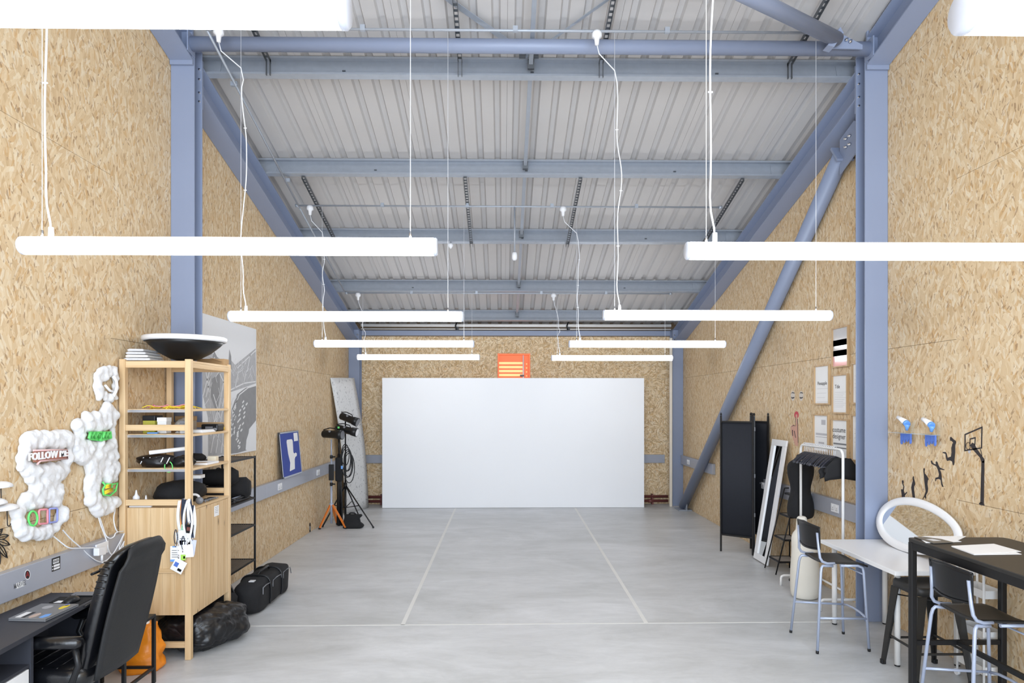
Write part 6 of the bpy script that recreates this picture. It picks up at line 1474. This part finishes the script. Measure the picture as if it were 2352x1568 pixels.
# ------------------------------------------------------------------ bar stools with silver legs
def bar_stool(label, cx, cy):
    t_ = thing('bar_stool', label, 'stool', (cx, cy, 0), 0, 'bar stools with silver legs')
    r = 0.0105
    for s in (-1, 1):
        # rear leg bends at the top into the seat frame
        lo = MB().tube([(-0.215, s * 0.235, 0.004), (-0.165, s * 0.19, 0.62), (-0.158, s * 0.184, 0.655), (-0.145, s * 0.18, 0.672), (-0.12, s * 0.176, 0.670), (-0.06, s * 0.172, 0.668)], r, 10).build('leg', M_silver, t_, local=True)
        MB().tube([(-0.2155, s * 0.2355, 0.001), (-0.214, s * 0.234, 0.022)], r * 1.12, 10).build('foot_cap', M_blackp, lo, local=True)
        lo = MB().tube([(0.215, s * 0.195, 0.004), (0.185, s * 0.172, 0.62), (0.178, s * 0.168, 0.652), (0.14, s * 0.166, 0.668), (0.0, s * 0.168, 0.668)], r, 10).build('leg', M_silver, t_, local=True)
        MB().tube([(0.2155, s * 0.1955, 0.001), (0.214, s * 0.1945, 0.022)], r * 1.12, 10).build('foot_cap', M_blackp, lo, local=True)
        MB().tube([(-0.05, s * 0.178, 0.690), (-0.11, s * 0.182, 0.69), (-0.150, s * 0.184, 0.705), (-0.168, s * 0.182, 0.735), (-0.172, s * 0.172, 0.79), (-0.182, s * 0.165, 0.93)], r, 10).build('back_tube', M_silver, t_, local=True)
        MB().tube([(-0.19, s * 0.213, 0.27), (0.0, s * 0.20, 0.262), (0.203, s * 0.187, 0.255)], 0.009, 8).build('side_rung', M_silver, t_, local=True)
    MB().tube([(0.203, -0.186, 0.255), (0.20, -0.10, 0.275), (0.20, 0.0, 0.28), (0.20, 0.10, 0.275), (0.203, 0.186, 0.255)], 0.0095, 8).build('footrest', M_silver, t_, local=True)
    MB().tube([(0.182, -0.17, 0.60), (0.182, 0.17, 0.60)], 0.006, 8).build('front_rung', M_silver, t_, local=True)
    def seat_f(u, v):
        x = -0.125 + 0.345 * u; y = (v - 0.5) * (0.345 - 0.02 * (1 - u)) ; 
        z = 0.692 - 0.010 * math.cos((v - 0.5) * PI) - (0.022 * max(0, u - 0.82) / 0.18) ** 1 + 0.006 * (1 - u)
        return (x, y, z)
    MB().sheet(None, 14, 12, seat_f, 0.014).build('seat', M_blackt, t_, local=True)
    def back_f(u, v):
        w_ = 0.375 - 0.03 * (1 - v); y = (u - 0.5) * w_
        return (-0.165 - 0.034 * math.cos((u - 0.5) * PI) - 0.012 * v, -y, 0.785 + 0.21 * v - 0.02 * abs(u - 0.5) * 2 * v + 0.012 * (1 - v) * (1 - math.cos((u - 0.5) * PI)))
    bo_ = MB().sheet(None, 16, 8, back_f, 0.009).build('backrest', M_blackp, t_, local=True)
    MB().tube([back_f(i / 16, 1) for i in range(17)], 0.0065, 8).tube([back_f(i / 16, 0) for i in range(17)], 0.006, 8).tube([back_f(0, i / 6) for i in range(7)], 0.006, 8).tube([back_f(1, i / 6) for i in range(7)], 0.006, 8).build('rim', M_blackp, bo_, local=True)
    return t_
b1 = bar_stool('bar stool with black seat and silver legs, at the left end of the white table', 2.67, 5.30)
b2 = dup(b1, (2.872, 3.90, 0), 0.0, 'bar stool with black seat and silver legs, pushed under the black high table')

# black metal stool
t = thing('metal_stool', 'black sheet-metal stool with tapering legs behind the black high table', 'stool', (3.05, 4.67, 0))
MB().rings([crect(0.33, 0.33, 0.605, 0, 0.3), crect(0.325, 0.325, 0.65, 0, 0.3), crect(0.31, 0.31, 0.662, 0, 0.3), crect(0.26, 0.26, 0.659, 0, 0.3)]).build('seat', M_blackt, t, local=True, bevel=0.0)
for sx in (-1, 1):
    for sy in (-1, 1):
        def sec(z, w_, e_): 
            cx, cy = sx * (0.145 + (0.60 - z) * 0.085), sy * (0.145 + (0.60 - z) * 0.085)
            return [(cx + sx * 0.012, cy + sy * 0.012, z), (cx + sx * 0.004, cy - sy * w_, z), (cx - sx * 0.004, cy - sy * w_, z), (cx, cy, z), (cx - sx * w_, cy - sy * 0.004, z), (cx - sx * w_, cy + sy * 0.004, z)]
        S = [sec(0.008, 0.018, 0), sec(0.3, 0.036, 0), sec(0.6, 0.060, 0)]
        if sx * sy > 0: S = [list(reversed(s)) for s in S]
        lo = MB().rings(S).build('leg', M_blackt, t, local=True, smooth=False)
        fx, fy = sx * (0.145 + 0.592 * 0.085), sy * (0.145 + 0.592 * 0.085)
        MB().box(fx - 0.016, fx + 0.016, fy - 0.016, fy + 0.016, 0.001, 0.035).build('foot_cap', M_blackp, lo, local=True, bevel=0.004)
rz_ = 0.20; e_ = 0.145 + 0.40 * 0.085 - 0.012
for s in (-1, 1):
    MB().box(-e_ + 0.01, e_ - 0.01, s * e_ - 0.006, s * e_ + 0.006, rz_, rz_ + 0.014).build('rung', M_blackt, t, local=True)
    MB().box(s * e_ - 0.006, s * e_ + 0.006, -e_ + 0.01, e_ - 0.01, rz_ + 0.02, rz_ + 0.034).build('rung', M_blackt, t, local=True)
for a, b in (((-0.13, -0.13), (0.13, 0.13)), ((-0.13, 0.13), (0.13, -0.13))): MB().tube([(a[0], a[1], 0.54), (b[0], b[1], 0.54)], 0.005, 6).build('cross_brace', M_blackt, t, local=True)

# slim white trolley
t = thing('trolley', 'slim white three-tier trolley on wheels beneath the black high table', 'trolley', (3.33, 4.52, 0))
for x in (3.27, 3.415):
    for y in (4.395, 4.655):
        MB().cyl((x, y, 0.05), (x, y, 0.80), 0.008, 10).build('post', M_whitem, t)
        MB().cyl((x - 0.01, y, 0.0245), (x + 0.01, y, 0.0245), 0.0235, 14).build('wheel', M_plastic, t)
for z in (0.10, 0.34, 0.62):
    b_ = MB(); x0, x1, y0, y1 = 3.272, 3.413, 4.40, 4.65
    b_.box(x0, x1, y0, y1, z, z + 0.004).box(x0, x1, y0, y0 + 0.004, z + 0.0042, z + 0.055).box(x0, x1, y1 - 0.004, y1, z + 0.0042, z + 0.055).box(x0, x0 + 0.004, y0 + 0.0042, y1 - 0.0042, z + 0.0042, z + 0.055).box(x1 - 0.004, x1, y0 + 0.0042, y1 - 0.0042, z + 0.0042, z + 0.055)
    b_.build('tray', M_whitem, t)
MB().tube([(3.27, 4.655, 0.80), (3.415, 4.655, 0.80)], 0.008, 8).tube([(3.27, 4.395, 0.80), (3.415, 4.395, 0.80)], 0.008, 8).build('handle', M_whitem, t)

# black high table
t = thing('high_table', 'black high table in the bottom right corner with papers on it', 'table', (3.05, 3.4, 0))
BX0, BX1, BY0, BY1, BZ = 2.725, 3.385, 2.5, 4.365, 1.05
cr = 0.02
tp = [(BX0 + cr, BY1), (BX0 + cr * 0.3, BY1 - cr * 0.3), (BX0, BY1 - cr), (BX0, BY0), (BX1, BY0), (BX1, BY1 - 0.05), (BX1 - 0.015, BY1 - 0.015), (BX1 - 0.05, BY1)]
MB().prism(tp[::-1], lambda a, b: (a, b, BZ - 0.024), (0, 0, 0.024)).build('tabletop', M_blackt, t, bevel=0.004)
for x in (BX0 + 0.022, BX1 - 0.030):
    for y in (BY0 + 0.03, BY1 - 0.024):
        MB().box(x - 0.02, x + 0.02, y - 0.02, y + 0.02, 0.001, BZ - 0.0245).build('leg', M_black, t, bevel=0.008, seg=3)
for x in (BX0 + 0.014, BX1 - 0.030): MB().box(x - 0.008, x + 0.008, BY0 + 0.06, BY1 - 0.05, BZ - 0.075, BZ - 0.0245).build('apron', M_black, t)
for y in (BY0 + 0.03, BY1 - 0.02): MB().box(BX0 + 0.045, BX1 - 0.052, y - 0.008, y + 0.008, BZ - 0.075, BZ - 0.0245).build('apron', M_black, t)
for y in (BY0 + 0.03, BY1 - 0.024): MB().box(BX0 + 0.044, BX1 - 0.052, y - 0.011, y + 0.011, 0.335, 0.365).build('cross_bar', M_black, t)
MB().box(3.05 - 0.011, 3.05 + 0.011, BY0 + 0.045, BY1 - 0.037, 0.335, 0.365).build('centre_bar', M_black, t)
def sheet_(name, label, cat, pts, z, m_, th=0.002, grp=None, part=None):
    q_ = [on_z(a, b, z) for a, b in pts]
    t_ = MB().prism([(p.x, p.y) for p in q_], lambda a, b: (a, b, z), (0, 0, th)).build(name, m_); return tag(t_, label, cat, grp)
c5 = lambda u, v: (1900 + u * 452 / 2037, 1220 + v * 348 / 1568)
sheet_('paper', 'lower white sheet of paper near the front edge of the high table', 'paper', [c5(1285, 160), c5(1520, 245), c5(2012, 238), c5(1740, 140)], BZ + 0.0008, M_paper)
sheet_('paper', 'upper white sheet of paper lying slightly turned on the other one', 'paper', [c5(1283, 152), c5(1522, 238), c5(2008, 210), c5(1725, 130)], BZ + 0.0040, M_paper)
sheet_('paper', 'white sheet lying under the magazine at the far corner of the high table', 'paper', [c5(945, 66), c5(1020, 120), c5(1095, 118), c5(1390, 108), c5(1350, 96), c5(1440, 52), c5(1010, 50)], BZ + 0.0008, M_paper)
q_ = [on_z(*c5(a, b), BZ + 0.003) for a, b in ((900, 62), (1100, 126), (1310, 118), (1180, 84), (1010, 62))]
t = thing('magazine', 'dark printed magazine on the far corner of the high table', 'magazine', tuple(q_[0]))
MB().prism([(p.x, p.y) for p in q_], lambda a, b: (a, b, BZ + 0.003), (0, 0, 0.004)).build('cover', mat('dark_printed_cover', (92, 90, 86), 0.35, 0, 0.4, 60), t)
q_ = [on_z(*c5(a, b), BZ + 0.0072) for a, b in ((1020, 80), (1100, 100), (1180, 96), (1090, 76))]
MB().prism([(p.x, p.y) for p in q_], lambda a, b: (a, b, BZ + 0.0071), (0, 0, 0.0004)).build('print', M_lgrey, t)
